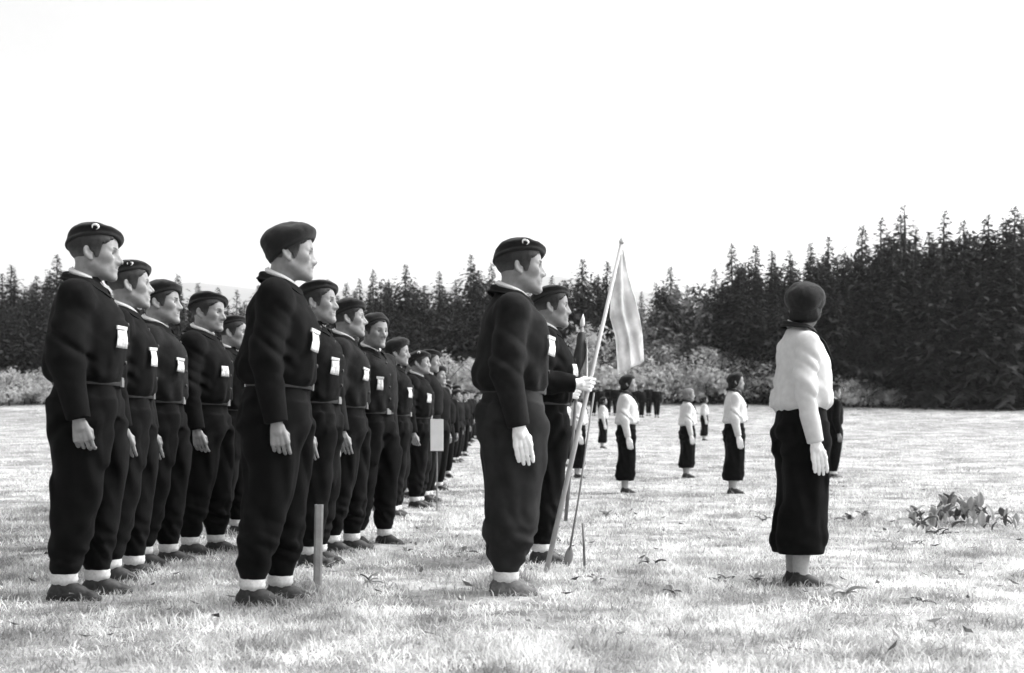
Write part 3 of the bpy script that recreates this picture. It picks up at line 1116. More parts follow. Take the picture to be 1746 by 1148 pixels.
def man(label, loc, scale, yaw, hi=0, bi=0, ji=0, ti=0, gloves=False, carry=False, badge=False, lean=0.0, tagpos=(0.11, 1.255), group=None, dusty=False, clasp=True, build=1.0):
    root = obj('person', BODY_CARRY if carry else BODIES[hi], None, loc, (random.uniform(-.012, .012), lean + random.uniform(-.012, .018), yaw))
    bw_ = build * random.uniform(0.97, 1.03)
    root.scale = (scale * bw_, scale * bw_, scale)
    tag(root, label, 'person', group)
    hp = HPS[2] if carry else HPS[hi]
    j, jf = JK_CARRY if carry else JK[ji]
    jk = obj('jacket', j, root)
    obj('collar', COLLAR, jk)
    obj('shirt_collar', SHIRT, root)
    # chest tag on the right breast
    x0, z0 = tagpos
    p = surf(jf, (0.02, 0, z0), (x0 / 0.145, -math.sqrt(max(0.05, 1 - (x0 / 0.15) ** 2)) * 0.9, 0))
    n = np.array([0.75, -0.66, 0.0])
    q = p + n * 0.016
    rz = aim(n)
    tl = random.uniform(-0.06, 0.2)
    tg = obj('chest_tag', TAG, jk, tuple(q + np.array([0, 0, -0.010])), (-0.10, tl, rz + random.uniform(-.15, .15)))
    tg.scale = (random.uniform(.85, 1.05), 1, random.uniform(.85, 1.1))
    if clasp:
        obj('clasp', CLASP, jk, tuple(q + n * 0.002), (0, tl + random.uniform(-.1, .1), rz))
    for zb_ in (1.10, 1.19, 1.28, 1.37):
        pb = surf(jf, (0, 0, zb_), (1, -0.03, 0))
        obj('button', BUTTON, jk, tuple(pb + np.array([0.003, 0, 0])), (0, pi / 2, 0))
    be = obj('belt', BELT, root)
    obj('buckle', BUCKLE, be, (0.156, 0, 1.008))
    obj('trousers', TR[ti], root)
    bm, bf = BER[bi]
    b = obj('beret', bm, root)
    if badge:
        c = head_to_body(hp, (0.004, 0, 0.088))
        p = surf(bf, c, (0.14, -1, 0.16))
        bd = obj('beret_badge', BADGE, b, tuple(p + np.array([0, -0.005, 0.002])), (-0.45, 0.3, 0))
        bd.scale = (0.8, 1, 0.8)
    obj('hair', HAIRS[2 if carry else hi], root)
    for s_ in (-1, 1):
        e = obj('eye', EYE, root, head_to_body(hp, (0.0712, s_ * 0.0305, -0.0025)))
        e.scale = (HS,) * 3
        br = obj('eyebrow', BROWS, root, head_to_body(hp, (0.0, 0.0, 0.0)), (0, -hp.pitch, hp.yaw))
        br.scale = (HS, HS if s_ > 0 else -HS, HS)
    st = (0.075, 0.0) if ti == 0 else ((0.105, 0.05) if ti == 1 else ((0.063, 0.0) if ti == 2 else (0.100, 0.055)))
    feet(root, SHOE_DUSTY if dusty else SHOE, SOCK, *st)
    if gloves:
        obj('glove', GLOVES['grip' if carry else 'hang', -1], root)
        obj('glove', GLOVES['hang', 1], root)
    return root


def small_man(label, loc, scale, yaw, k=0, group=None, white=False):
    root = obj('person', LOW['body'][k % 2], None, loc, (0, 0, yaw))
    root.scale = (scale,) * 3
    tag(root, label, 'person', group)
    obj('jacket', LOW['jacket'], root)
    obj('shirt_collar', SHIRT, root)
    obj('trousers', LOW['trousers'], root)
    obj('beret', LOW['beret'][k % 2], root)
    obj('hair', LOW['hair'], root)
    if white:
        obj('chest_tag', TAG, root, (0.125, -0.10, 1.245), (-0.1, 0.1, aim((0.75, -0.66, 0))))
    feet(root, SHOE_LOW, SOCK_LOW)
    return root


def woman(label, loc, scale, yaw, away=False, beret=True, fair=False, group=None, gloves=True):
    root = obj('person', W_BODY_AWAY if away else W_BODY, None, loc, (0, 0, yaw))
    root.scale = (scale,) * 3
    tag(root, label, 'person', group)
    obj('blouse', (W_BLOUSE_AWAY if away else W_BLOUSE)[0], root)
    obj('trousers', W_TR, root)
    sc = obj('neckerchief', SCARF, root)
    co = obj('shirt_collar', SHIRT, root, (0, 0, -0.014))
    obj('neckerchief_tail', SCARF_TAIL, sc)
    obj('hair', W_HAIR_AWAY if away else (W_FAIR if fair else W_HAIR), root)
    if beret:
        obj('beret', W_BERET_AWAY if away else W_BERET, root)
    hp = HWA if away else HW
    for s_ in (-1, 1):
        obj('eye', EYE, root, head_to_body(hp, (0.0712, s_ * 0.0305, -0.0025)))
    if gloves:
        obj('glove', GLOVES['hang', -1], root)
        if not away:
            obj('glove', GLOVES['hang', 1], root)
    for s_ in (-1, 1):
        obj('sock', STOCK, root, (0, s_ * 0.072, 0))
        sh = obj('shoe', SHOE, root, (-0.006, s_ * 0.076, -0.01), (0, 0, s_ * 0.1))
        sh.scale = (0.86, 0.86, 0.86)
    return root


def at(x, d):
    X = (x - CX) * d / FPX
    return (X, d, float(gz(X, d)))


# ------------------------------------------------------------------ the setting: field, far hills
def build_field():
    ys = np.concatenate([np.arange(-40, 0, 4), np.arange(0, 30, 0.25), np.arange(30, 130, 2), np.geomspace(130, 9000, 30)])
    xs = np.concatenate([-np.geomspace(40, 6000, 16)[::-1], np.arange(-36, -10, 2), np.arange(-10, 10, 0.25), np.arange(10, 38, 2), np.geomspace(40, 6000, 16)])
    X, Y = np.meshgrid(xs, ys, indexing='ij')
    Z = gz(X, Y)
    near = np.clip(1 - (Y - 22) / 8, 0, 1) * (np.abs(X) < 11)
    Z = Z + near * (vnoise(X * 1.6 + 5, Y * 1.6, X * 0 + 2.5) * 0.035 + vnoise(X * 0.7 + 5, Y * 0.7, X * 0 + 7.5) * 0.03 - 0.005)
    nx, ny = X.shape
    V = np.stack([X, Y, Z], 2).reshape(-1, 3)
    i, j = np.meshgrid(np.arange(nx - 1), np.arange(ny - 1), indexing='ij')
    a = (i * ny + j).ravel()
    F = np.stack([a, a + ny, a + ny + 1, a + 1], 1)
    o = obj('field', mesh_np('field', V, F, True, (M['field'],)))
    o['kind'] = 'structure'


build_field()


def build_hills():
    xs = np.linspace(-5200, 5200, 130)
    P = []
    crest = lambda x: 690 + 70 * sin(x / 900.0 + 2.4) + 45 * sin(x / 370.0 + 0.6) + 14 * sin(x / 120.0) - 60 * (x / 2600.0) * (1 if x > 0 else -0.35)
    for t in np.linspace(0, 1, 22):
        row = []
        for x in xs:
            c = crest(x)
            row.append((x, 3600 + 1900 * t, 4 + c * sin(pi / 2 * min(1, t * 1.12)) ** 1.3 + 16 * float(vnoise(np.array([x / 160.0]), np.array([t * 9.0]), np.array([1.5]))[0]) * (t > 0.05)))
        P.append(row)
    o = obj('hills', MB().grid(P).mesh('hills', M['hill']))
    o['kind'] = 'structure'


build_hills()


# ------------------------------------------------------------------ trees
def spruce_meshes(seed, H, R, levels, dens, droop, sparse=0.0):
    r = random.Random(seed)
    V, F = [], []
    tr = MB()
    k = 9
    bend = r.uniform(-0.25, 0.25)
    tr.tube([(bend * (i / k) ** 2 * 0.4, 0.05 * sin(i), H * i / k) for i in range(k + 1)], [0.013 * H * (1 - i / k) ** 0.8 + 0.010 for i in range(k + 1)], 7)

    def frond(p, d, L, wd, dr):
        """one spray: a spine of three joints with side twigs, each a thin triangle"""
        d = d / np.linalg.norm(d)
        sd = np.cross(d, (0, 0, 1))
        sd /= np.linalg.norm(sd) + 1e-9
        up = np.cross(sd, d)
        n = 3
        for i in range(n):
            t0, t1 = i / n, (i + 1.5) / n
            a = p + d * L * t0 + np.array([0, 0, -dr * L * t0 * t0])
            tip = p + d * L * min(t1, 1.08) + np.array([0, 0, -dr * L * t1 * t1])
            for s_ in (-1, 1):
                e = a + (sd * s_ * r.uniform(0.7, 1.1) + d * 0.55) * wd * (1.15 - t0) + up * r.uniform(-.25, .08) * wd
                b = len(V)
                V.extend([tuple(a), tuple(e), tuple(tip)])
                F.append((b, b + 1, b + 2))
        b = len(V)
        e = p + d * L * 0.6 + np.array([0, 0, -dr * L * 0.5 - wd * 0.7])
        V.extend([tuple(p + d * L * 0.2), tuple(e), tuple(p + d * L * 0.95 + np.array([0, 0, -dr * L]))])
        F.append((b, b + 1, b + 2))

    for l in range(levels):
        t = l / (levels - 1)
        z = H * (0.05 + 0.94 * t ** 0.84)
        rad = R * (1 - z / H) ** 0.56 * (0.62 + 0.62 * r.random()) + 0.04
        nb = max(4, int((8 + 4 * (1 - t)) * dens))
        a0 = r.random() * 6.28
        for b_ in range(nb):
            if r.random() < sparse:
                continue
            an = a0 + 6.283 * b_ / nb + r.uniform(-.35, .35)
            L = rad * r.uniform(0.5, 1.22)
            d = np.array([cos(an), sin(an), 0.30 * t + r.uniform(-.16, .16) - 0.10 * (1 - t)])
            base = np.array([bend * (z / H) ** 2 * 0.4, 0, z + r.uniform(-.15, .15)])
            nseg = max(1, int(L / 0.42))
            for q in range(nseg):
                f0 = (q + 0.3 * r.random()) / nseg
                p = base + d * L * f0 * 0.92 + np.array([0, 0, -droop * L * f0 * f0])
                d2 = d + np.array([r.uniform(-.8, .8), r.uniform(-.8, .8), r.uniform(-.55, .20) - droop * f0])
                frond(p, d2, (r.uniform(0.45, 0.80) * (1 - t) ** 0.6 + 0.14), r.uniform(0.16, 0.30) * (0.32 + 0.68 * (1 - t)), 0.28)
    # leading shoot
    for q in range(5):
        an = r.random() * 6.28
        frond(np.array([bend * 0.4, 0, H * (0.93 + 0.015 * q)]), np.array([cos(an) * 0.6, sin(an) * 0.6, 0.8]), 0.32, 0.07, 0.0)
    return tr, V, F


def leafy_meshes(seed, W_, H, n, size, trunk=True, stems=1, thin=0.34):
    """broad crown made of many leaf-sized faces gathered in clumps"""
    r = random.Random(seed)
    tr = MB()
    V, F = [], []
    clumps = []
    for s_ in range(stems):
        bx, by = (r.uniform(-.3, .3) * W_ * (stems > 1), r.uniform(-.2, .2) * W_ * (stems > 1))
        tr.tube([(bx, by, -0.1), (bx * 1.2, by * 1.1, H * 0.3), (bx * 1.5 + r.uniform(-.1, .1), by * 1.2, H * 0.75)], [0.022 * H, 0.016 * H, 0.005 * H], 6)
        for q in range(4):
            an = r.random() * 6.28
            tr.tube([(bx * 1.2, by, H * (0.25 + 0.1 * q)), (bx + cos(an) * W_ * 0.22, by + sin(an) * W_ * 0.22, H * (0.45 + 0.1 * q)), (bx + cos(an) * W_ * 0.38, by + sin(an) * W_ * 0.38, H * (0.60 + 0.08 * q))], [0.010 * H, 0.007 * H, 0.002 * H], 5)
    nc = max(10, int(26 * W_ / max(1.0, size * 8)))
    for q in range(nc):
        an, u = r.random() * 6.283, r.random()
        rr = (W_ / 2) * math.sqrt(r.random())
        top = H * (1 - 0.55 * (rr / (W_ / 2)) ** 2.2) * r.uniform(0.80, 1.06)
        z = top * (0.12 + 0.88 * u ** 0.65) if not trunk else H * 0.22 + (top - H * 0.22) * u ** 0.7
        clumps.append((rr * cos(an), rr * sin(an), z, r.uniform(0.5, 1.1) * size * 3.2))
    for i in range(n):
        c = clumps[r.randrange(nc)]
        v = np.array([r.gauss(0, 1), r.gauss(0, 1), r.gauss(0, 0.75)])
        v *= c[3] * (0.55 + 0.45 * r.random()) / (np.linalg.norm(v) + 1e-6)
        p = np.array(c[:3]) + v
        if p[2] < 0.02:
            p[2] = r.uniform(0.02, 0.2)
        nrm = v / (np.linalg.norm(v) + 1e-6) + np.array([r.uniform(-.7, .7), r.uniform(-.7, .7), r.uniform(-.3, .9)])
        a = np.cross(nrm, (r.uniform(-1, 1), r.uniform(-1, 1), r.uniform(-1, 1)))
        a /= np.linalg.norm(a) + 1e-6
        b = np.cross(nrm, a)
        b /= np.linalg.norm(b) + 1e-6
        s_ = size * r.uniform(0.6, 1.2)
        k = len(V)
        V.extend([tuple(p - a * s_ * 0.55), tuple(p - b * s_ * thin), tuple(p + a * s_ * 0.7), tuple(p + b * s_ * thin)])
        F.append((k, k + 1, k + 2, k + 3))
    return tr, V, F


SPRUCE = []
for i, (H, R, lv, dn, dr, sp) in enumerate([(12, 2.7, 46, 1.15, 0.30, 0.0), (12, 2.4, 46, 1.1, 0.22, 0.03), (12, 3.0, 44, 1.2, 0.35, 0.0), (12, 2.2, 48, 1.1, 0.28, 0.05), (12, 2.5, 38, 1.0, 0.15, 0.12), (12, 2.4, 18, 0.7, 0.05, 0.2)]):
    tr, V, F = spruce_meshes(40 + i, H, R, lv, dn, dr, sp)
    SPRUCE.append((tr.mesh('trunk', M['bark']), mesh_np('crown', V, F, False, (M['spruce'] if i != 5 else M['spruce_pale'],))))


def spruce(x, ytop, d, k, label, group=None, wx=1.0):
    d *= 1.13
    X = (x - CX) * d / FPX
    g = float(gz(X, d))
    top = CAMZ + (HY - ytop) * d / FPX
    s_ = (top - g) / 12.0
    o = obj('spruce_tree', None, None, (X, d, g - 0.05), (0, 0, random.random() * 6.28))
    wx *= 1.42
    o.scale = (s_ * wx, s_ * wx, s_)
    tag(o, label, 'tree', group)
    obj('trunk', SPRUCE[k][0], o)
    obj('crown', SPRUCE[k][1], o)
    return o


SKY = [
    # x, y of the top in the photograph, distance, variant, width, what singles it out
    (20, 452, 86, 0, 1.1, 'dark spruce at the far left edge of the wood'),
    (62, 470, 84, 2, 1.1, 'dark spruce second from the left edge of the picture'),
    (96, 434, 82, 1, 1.1, 'tall dark spruce rising behind the back of the leftmost man'),
    (150, 470, 86, 0, 1.2, 'spruce hidden behind the leftmost man with only scraps showing'),
    (200, 478, 84, 2, 1.1, 'spruce behind the second man of the rear file'),
    (232, 480, 86, 3, 1.1, 'spruce behind the necks of the rear file men'),
    (304, 468, 84, 1, 1.0, 'pointed spruce standing clear above the third man of the rear file'),
    (336, 482, 87, 3, 1.0, 'short spruce just left of the fourth man of the rear file'),
    (372, 490, 84, 0, 1.1, 'low spruce behind the fourth man of the rear file'),
    (404, 494, 86, 4, 1.0, 'low spruce behind the shoulder of the tall front file man'),
    (440, 486, 85, 2, 1.1, 'spruce hidden behind the tall front file man'),
    (560, 476, 88, 0, 1.0, 'spruce showing over the second front file man'),
    (590, 482, 86, 1, 1.0, 'small pointed spruce above the third front file man'),
    (613, 474, 90, 3, 0.9, 'thin spruce left of the fork in the skyline above the front file'),
    (637, 460, 86, 1, 1.0, 'slim spruce above the man with the round beret'),
    (692, 450, 82, 2, 1.05, 'broad spruce between the front file and the centre man, leftmost of three'),
    (722, 486, 80, 3, 1.0, 'low spruce in the dip right of the broad spruce'),
    (749, 462, 84, 0, 1.0, 'middle of the three spruces left of the centre man'),
    (776, 476, 86, 3, 0.9, 'low spruce filling the gap beside the tallest central spruce'),
    (804, 434, 82, 2, 1.0, 'tallest spruce left of the centre man'),
    (839, 448, 85, 1, 0.9, 'narrow spruce touching the cap of the centre man'),
    (868, 470, 84, 0, 1.0, 'spruce hidden behind the centre man'),
    (908, 480, 86, 2, 1.0, 'spruce behind the two faces beside the centre man'),
    (941, 470, 85, 3, 0.9, 'slim spruce right behind the flag bearer cap'),
    (964, 478, 88, 4, 0.9, 'short spruce between the flag bearer and the big pointed spruce'),
    (993, 441, 80, 2, 1.1, 'big pointed spruce left of the pale flag'),
    (1036, 446, 82, 0, 1.0, 'spruce crossed by the pale flag pole'),
    (1066, 502, 88, 3, 0.9, 'low spruce behind the pale flag cloth'),
    (1094, 497, 104, 1, 0.9, 'small distant spruce in the gap right of the flag'),
    (1118, 480, 84, 4, 1.0, 'spruce at the left foot of the right hand wood'),
    (1143, 455, 80, 2, 1.05, 'rounded spruce right of the gap in the skyline'),
    (1172, 486, 84, 0, 1.0, 'low spruce on the right flank of the rounded spruce'),
    (1218, 458, 80, 1, 1.0, 'thin spruce at the left start of the tall right wood'),
    (1249, 416, 77, 1, 1.0, 'sharp topped spruce above the far woman standing alone'),
    (1291, 419, 77, 3, 1.05, 'spruce second from the left in the tall right wood'),
    (1317, 427, 79, 0, 1.0, 'spruce in the middle of the tall right wood skyline'),
    (1346, 426, 76, 4, 1.0, 'spruce directly above the white bloused woman'),
    (1380, 414, 78, 3, 1.0, 'twin topped spruce above the white bloused woman'),
    (1414, 403, 75, 2, 0.95, 'dense pointed spruce right above the white bloused woman'),
    (1440, 430, 78, 0, 1.0, 'low spruce in the notch of the right skyline'),
    (1469, 384, 74, 1, 1.0, 'spruce stepping up to the highest trees on the right'),
    (1503, 371, 72, 4, 1.0, 'leaning spruce left of the bare thin tree'),
    (1542, 349, 72, 5, 1.25, 'bare thin tree with open branches, highest on the right skyline'),
    (1583, 394, 71, 3, 1.0, 'low spruce between the bare thin tree and the crooked one'),
    (1611, 359, 70, 4, 1.0, 'crooked spruce with loose branches near the right edge'),
    (1643, 376, 70, 2, 1.0, 'dense spruce near the right edge of the wood'),
    (1684, 366, 70, 0, 1.1, 'dense spruce next to last at the right edge'),
    (1728, 352, 69, 2, 1.1, 'last dense spruce at the right edge'),
]
for i, (x, y, d, k, wx, lab) in enumerate(SKY):
    spruce(x, y, d, k, lab, 'spruces along the skyline', wx)
# the crowded inner and front rows of the wood that cannot be told apart
topx = np.array([s_[0] for s_ in SKY], float)
topy = np.array([s_[1] for s_ in SKY], float)
for row, (d0, drop, step) in enumerate(((73, 60, 30), (76, 38, 32), (92, 20, 26), (98, 26, 28))):
    x = -60 + 9 * row
    while x < 1800:
        if not (1052 < x < 1112):
            d = d0 - max(0, (x - 1200)) * 0.012 + random.uniform(-2.0, 2.0)
            yt = float(np.interp(x, topx, topy)) + drop + random.uniform(-8, 24)
            spruce(x, yt, d, random.choice((0, 1, 2, 3, 4)), 'dark spruce in the dense mass of the wood below the skyline', 'spruces in the mass of the wood', random.uniform(0.95, 1.25))
        x += step * random.uniform(0.8, 1.25)

LEAFY = []
for i, (W_, H, n, s_, st) in enumerate(((3.4, 5.2, 2600, 0.22, 2), (3.0, 4.4, 2200, 0.20, 2))):
    tr, V, F = leafy_meshes(80 + i, W_, H, n, s_, True, st)
    LEAFY.append((tr.mesh('trunk', M['bark']), mesh_np('crown', V, F, False, (M['leaf'],)), H))
LEAFY_DARK = []
for i, (W_, H, n, s_, st) in enumerate(((4.6, 9.5, 3400, 0.26, 1), (3.8, 9.0, 3000, 0.25, 1))):
    tr, V, F = leafy_meshes(70 + i, W_, H, n, s_, True, st)
    LEAFY_DARK.append((tr.mesh('trunk', M['bark']), mesh_np('crown', V, F, False, (M['leaf_dark'],)), H))
BUSH = []
for i, (W_, H, n, s_, st) in enumerate(((3.2, 2.0, 2400, 0.15, 5), (2.4, 1.7, 1900, 0.14, 4), (2.8, 2.3, 2300, 0.15, 5))):
    tr, V, F = leafy_meshes(90 + i, W_, H, int(n * 1.7), s_, False, st, 0.20)
    BUSH.append((tr.mesh('stem', M['bark']), mesh_np('foliage', V, F, False, (M['bush'],)), H))


def plantlike(name, kit, parts, x, ytop, d, label, cat, group, wx=1.0):
    X = (x - CX) * d / FPX
    g = float(gz(X, d))
    s_ = (CAMZ + (HY - ytop) * d / FPX - g) / kit[2]
    o = obj(name, None, None, (X, d, g - 0.03), (0, 0, random.random() * 6.28))
    o.scale = (s_ * wx, s_ * wx, s_)
    tag(o, label, cat, group)
    obj(parts[0], kit[0], o)
    obj(parts[1], kit[1], o)


for x, y, d, k, lab in ((1084, 515, 74, 0, 'pale leafy tree in the skyline gap right of the flag'), (1160, 492, 73, 1, 'grey leafy tree below the rounded spruce'), (1105, 555, 70, 1, 'low leafy tree at the edge of the gap'), (1010, 560, 71, 0, 'pale leafy tree between the two flags')):
    plantlike('leafy_tree', LEAFY[k], ('trunk', 'crown'), x, y, d * 1.15, lab, 'tree', 'leafy trees at the edge of the wood')
for x, dy in ((48, 22), (120, 20), (255, 14), (352, 16), (470, 10), (530, 8), (664, 16), (716, 6), (770, 18), (826, 24), (890, 10), (970, 4), (1018, 22), (1130, 16), (1196, 6), (1268, 22), (1334, 18), (1398, 22), (1448, 4), (1526, 40), (1596, 22), (1664, 18)):
    plantlike('broadleaf_tree', LEAFY_DARK[x % 2], ('trunk', 'crown'), x, float(np.interp(x, topx, topy)) + dy, 90 + x % 5, 'dark round crowned tree among the spruces of the wood', 'tree', 'round crowned trees in the wood', random.uniform(0.85, 1.1))
BL = [(742, 614, 62, 0, 'shrub at the left end of the hedge behind the crowd'), (775, 616, 63, 1, 'second shrub of the hedge behind the crowd'), (806, 618, 62, 2, 'shrub of the hedge touching the centre man'), (850, 620, 62, 0, 'shrub hidden behind the centre man'),
      (965, 580, 66, 2, 'pale shrub behind the dark pennant'), (995, 572, 65, 0, 'tall pale shrub left of the flag pole foot'), (1030, 590, 64, 2, 'pale shrub below the flag cloth'), (1066, 598, 66, 0, 'pale shrub above the group of far men'),
      (1100, 606, 64, 1, 'shrub right above the far men'), (1132, 602, 65, 2, 'rounded shrub right of the far men'), (1160, 592, 66, 0, 'tall pale shrub in the middle of the hedge'), (1196, 598, 64, 2, 'pale shrub above the fair haired far woman'),
      (1228, 606, 65, 1, 'shrub left of the far woman in a beret'), (1258, 600, 66, 0, 'shrub behind the far woman in a beret'), (1292, 614, 64, 2, 'shrub right of the far woman in a beret'), (1324, 618, 64, 1, 'shrub touching the back of the white bloused woman'),
      (1360, 622, 64, 0, 'shrub hidden behind the white bloused woman'), (1440, 650, 62, 1, 'low shrub in front of the white bloused woman'), (1478, 656, 62, 2, 'spreading shrub right of the white bloused woman'), (1512, 668, 62, 1, 'last low shrub of the hedge towards the right'),
      (25, 640, 62, 0, 'shrub at the left edge behind the formation'), (70, 632, 63, 2, 'shrub beside the leftmost man')]
for x, y, d, k, lab in BL:
    plantlike('shrub', BUSH[k], ('stem', 'foliage'), x, y - 9, (d + 6) * 1.14 - (2.0 if x > 1400 else 0), lab, 'shrub', 'pale shrubs along the edge of the wood', random.uniform(1.0, 1.3))

# ------------------------------------------------------------------ people
random.seed(21)
R8 = radians(5)
F2, F1 = 'men of the rear file', 'men of the front file'
man('nearest man of the rear file at the left, badged beret and hanging bare hand', at(146, 5.7), 1.03, R8 + 0.04, 0, 0, 0, 1, badge=True, group=F2, tagpos=(0.118, 1.255))
man('dark uniformed man second in the rear file, white tag and tin pin', at(216, 6.45), 0.995, R8 + 0.10, 3, 3, 1, 1, badge=True, group=F2)
man('dark uniformed man third in the rear file, open white collar', at(272, 7.2), 0.99, R8 - 0.05, 2, 2, 2, 1, group=F2)
man('dark uniformed man fourth in the rear file, standing apart with parted legs', at(352, 7.9), 1.0, R8 - 0.12, 4, 0, 1, 3, group=F2, clasp=False)
man('man of the rear file whose face peeps out behind the tall front man', at(393, 9.4), 1.0, R8 - 0.15, 0, 3, 0, 1, group=F2)
man('tall man in dark beret and tagged jacket heading the front file', at(461, 5.48), 1.008, R8 + 0.02, 1, 1, 1, 3, group=F1, lean=0.03, tagpos=(0.108, 1.25))
man('man looking past the shoulder of the front file leader, face lit', at(541, 7.2), 0.99, R8 - 0.25, 2, 3, 0, 0, group=F1)
man('dark haired man third in the front file with belt and white tag', at(588, 8.05), 0.985, R8 - 0.10, 3, 2, 2, 3, group=F1)
man('man in a round beret standing legs apart, fourth in the front file', at(636, 8.5), 0.955, R8 - 0.62, 4, 4, 2, 1, group=F1)
man('man fifth in the front file half hidden by the round beret man', at(676, 11.4), 0.99, R8 - 0.2, 0, 1, 0, 0, group=F1)
man('man in a badged beret sixth in the front file, above the hedge', at(714, 13.0), 0.985, R8 - 0.3, 1, 2, 1, 0, badge=True, group=F1)
man('centre man in badged beret with white gloves and dusty boots, standing before the flag', at(869, 5.80), 0.995, R8 - 0.02, 2, 0, 2, 2, gloves=True, badge=True, dusty=True, lean=0.015, tagpos=(0.118, 1.26))
bearer = man('flag bearer behind the centre man gripping the pale flag pole', at(928, 7.35), 0.985, R8 - 0.12, 2, 3, 0, 0, gloves=True, carry=True, clasp=False)
penn = man('pennant bearer hidden behind the flag bearer with only his gloved hand showing', at(922, 8.9), 0.99, R8, 2, 2, 0, 0, gloves=True, carry=True)
woman('woman in white blouse, black neckerchief and dark wide trousers looking away', at(1366, 6.12), 0.90, R8 - 0.05, True, group=None)
# the tail of the column
TAIL = 'men in the tail of the column'
LT = 'dark uniformed man with a white chest tag in the crowded tail of the column'
LR = 'dark uniformed man in the ranks behind the rear file, mostly hidden'
d, k = 14.1, 0
while d < 48:
    X = float(np.interp(d, [11, 13, 17, 24, 48], [-1.1, -1.05, -1.12, -1.36, -1.45])) + random.uniform(-0.30, 0.10)
    small_man(LT, (X, d, float(gz(X, d))), random.uniform(0.93, 1.04), radians(random.uniform(-70, 8)), k, TAIL, True)
    d += random.uniform(0.6, 0.9) * (1 if d < 28 else 1.3)
    k += 1
d = 10.7
while d < 30:
    X = float(np.interp(d, [10, 24, 48], [-2.15, -2.45, -2.5])) + random.uniform(-0.08, 0.08)
    small_man(LT, (X, d, float(gz(X, d))), random.uniform(0.96, 1.01), radians(random.uniform(-25, 12)), k, TAIL, True)
    d += random.uniform(0.95, 1.3)
    k += 1
for X0, d0, d1 in ((-2.95, 8.3, 20), (-3.8, 11.6, 20), (-2.05, 10.1, 11)):
    d = d0
    while d < d1:
        X = X0 + random.uniform(-0.12, 0.12)
        small_man(LR, (X, d, float(gz(X, d))), random.uniform(0.93, 1.0), radians(random.uniform(-15, 12)), k, 'men of the ranks behind the rear file', True)
        d += random.uniform(0.85, 1.15)
        k += 1
d = 10.2
while d < 34:
    X = float(np.interp(d, [10, 24, 48], [-1.62, -1.95, -2.0])) + random.uniform(-0.12, 0.12)
    small_man(LT, (X, d, float(gz(X, d))), random.uniform(0.94, 1.03), radians(random.uniform(-45, 10)), k, TAIL, True)
    d += random.uniform(0.95, 1.3)
    k += 1
# women across the field
WG = 'women in white blouses lined up across the field'
for x, d, sc, yw, ber, fair, lab in (
        (1068, 15.9, 0.915, -0.05, True, False, 'far woman in white blouse and beret standing right of the flag pole'),
        (1252, 15.8, 0.93, 0.0, True, False, 'far woman in white blouse and beret standing alone left of the hedge end'),
        (1172, 20.6, 0.895, 0.1, False, True, 'fair haired far woman without a beret in white blouse'),
        (1201, 42.0, 0.90, 0.0, True, False, 'tiny woman in white farthest back beside the fair haired one'),
        (1028, 36.0, 0.90, 0.1, True, False, 'small woman in white between the flag pole and the far men'),
        (986, 20.4, 0.90, 0.0, True, False, 'woman in white seen behind the bearer glove and the flag pole'),
        (964, 25.0, 0.90, 0.0, True, False, 'woman in white left of the flag pole, half hidden by it'),
        (946, 32.0, 0.90, 0.0, True, False, 'woman in white showing just beside the flag bearer legs')):
    woman(lab, at(x, d), sc, yw, False, ber, fair, WG)
small_man('dark clothed person hidden behind the white bloused woman with one trouser leg showing', at(1421, 20.5), 0.93, 0.1, 0)
for x, d, yw, lab in ((1012, 66, -1.4, 'far man in dark uniform at the left of the distant group'), (1024, 65, -1.2, 'far man second from the left of the distant group'), (1037, 67, -1.7, 'far man third from the left of the distant group'), (1050, 66, -1.5, 'far man behind the shoulder of the woman right of the flag pole'),
                      (1062, 67, -1.3, 'far man hidden behind the head of the woman right of the flag pole'), (1084, 65, -1.5, 'far man just right of the face of the woman by the flag pole'), (1094, 64, -1.2, 'far man with white gloves in the distant group'), (1106, 66, -1.6, 'far man before the gap in the distant group'), (1120, 64, -1.5, 'far man standing at the right end of the distant group')):
    small_man(lab, at(x, d), random.uniform(0.95, 1.02), yw, int(x), 'men of the distant group at the edge of the field', True)


# ------------------------------------------------------------------ flags, stakes, board
def gpt(root, p):
    import mathutils
    mw = mathutils.Matrix.LocRotScale(root.location, root.rotation_euler, root.scale)
    return np.array(mw @ mathutils.Vector(tuple(p)))


G = gpt(bearer, GRIP)
foot = np.array(px(930, 978, 6.75))
foot[2] = float(gz(0, 6.75)) - 0.02
dirp = (G - foot) / np.linalg.norm(G - foot)
topz = CAMZ + (HY - 418) * 7.6 / FPX
ptop = foot + dirp * ((topz - foot[2]) / dirp[2])
fl = obj('flag_on_pole', None, None, tuple(foot))
tag(fl, 'pale drooping flag on a long leaning pole held by the gloved bearer', 'flag')


def rel(P, o):
    return [tuple(np.array(p) - np.array(o)) for p in P]


obj('pole', MB().tube(rel([foot, foot + (ptop - foot) * 0.5, ptop], foot), [0.0155, 0.0145, 0.011], 12).mesh('pole', M['pole']), fl)
obj('finial', MB().tube(rel([ptop, ptop + dirp * 0.015, ptop + dirp * 0.035, ptop + dirp * 0.075], foot), [0.013, 0.019, 0.016, 0.002], 10).mesh('finial', M['tin']), fl)


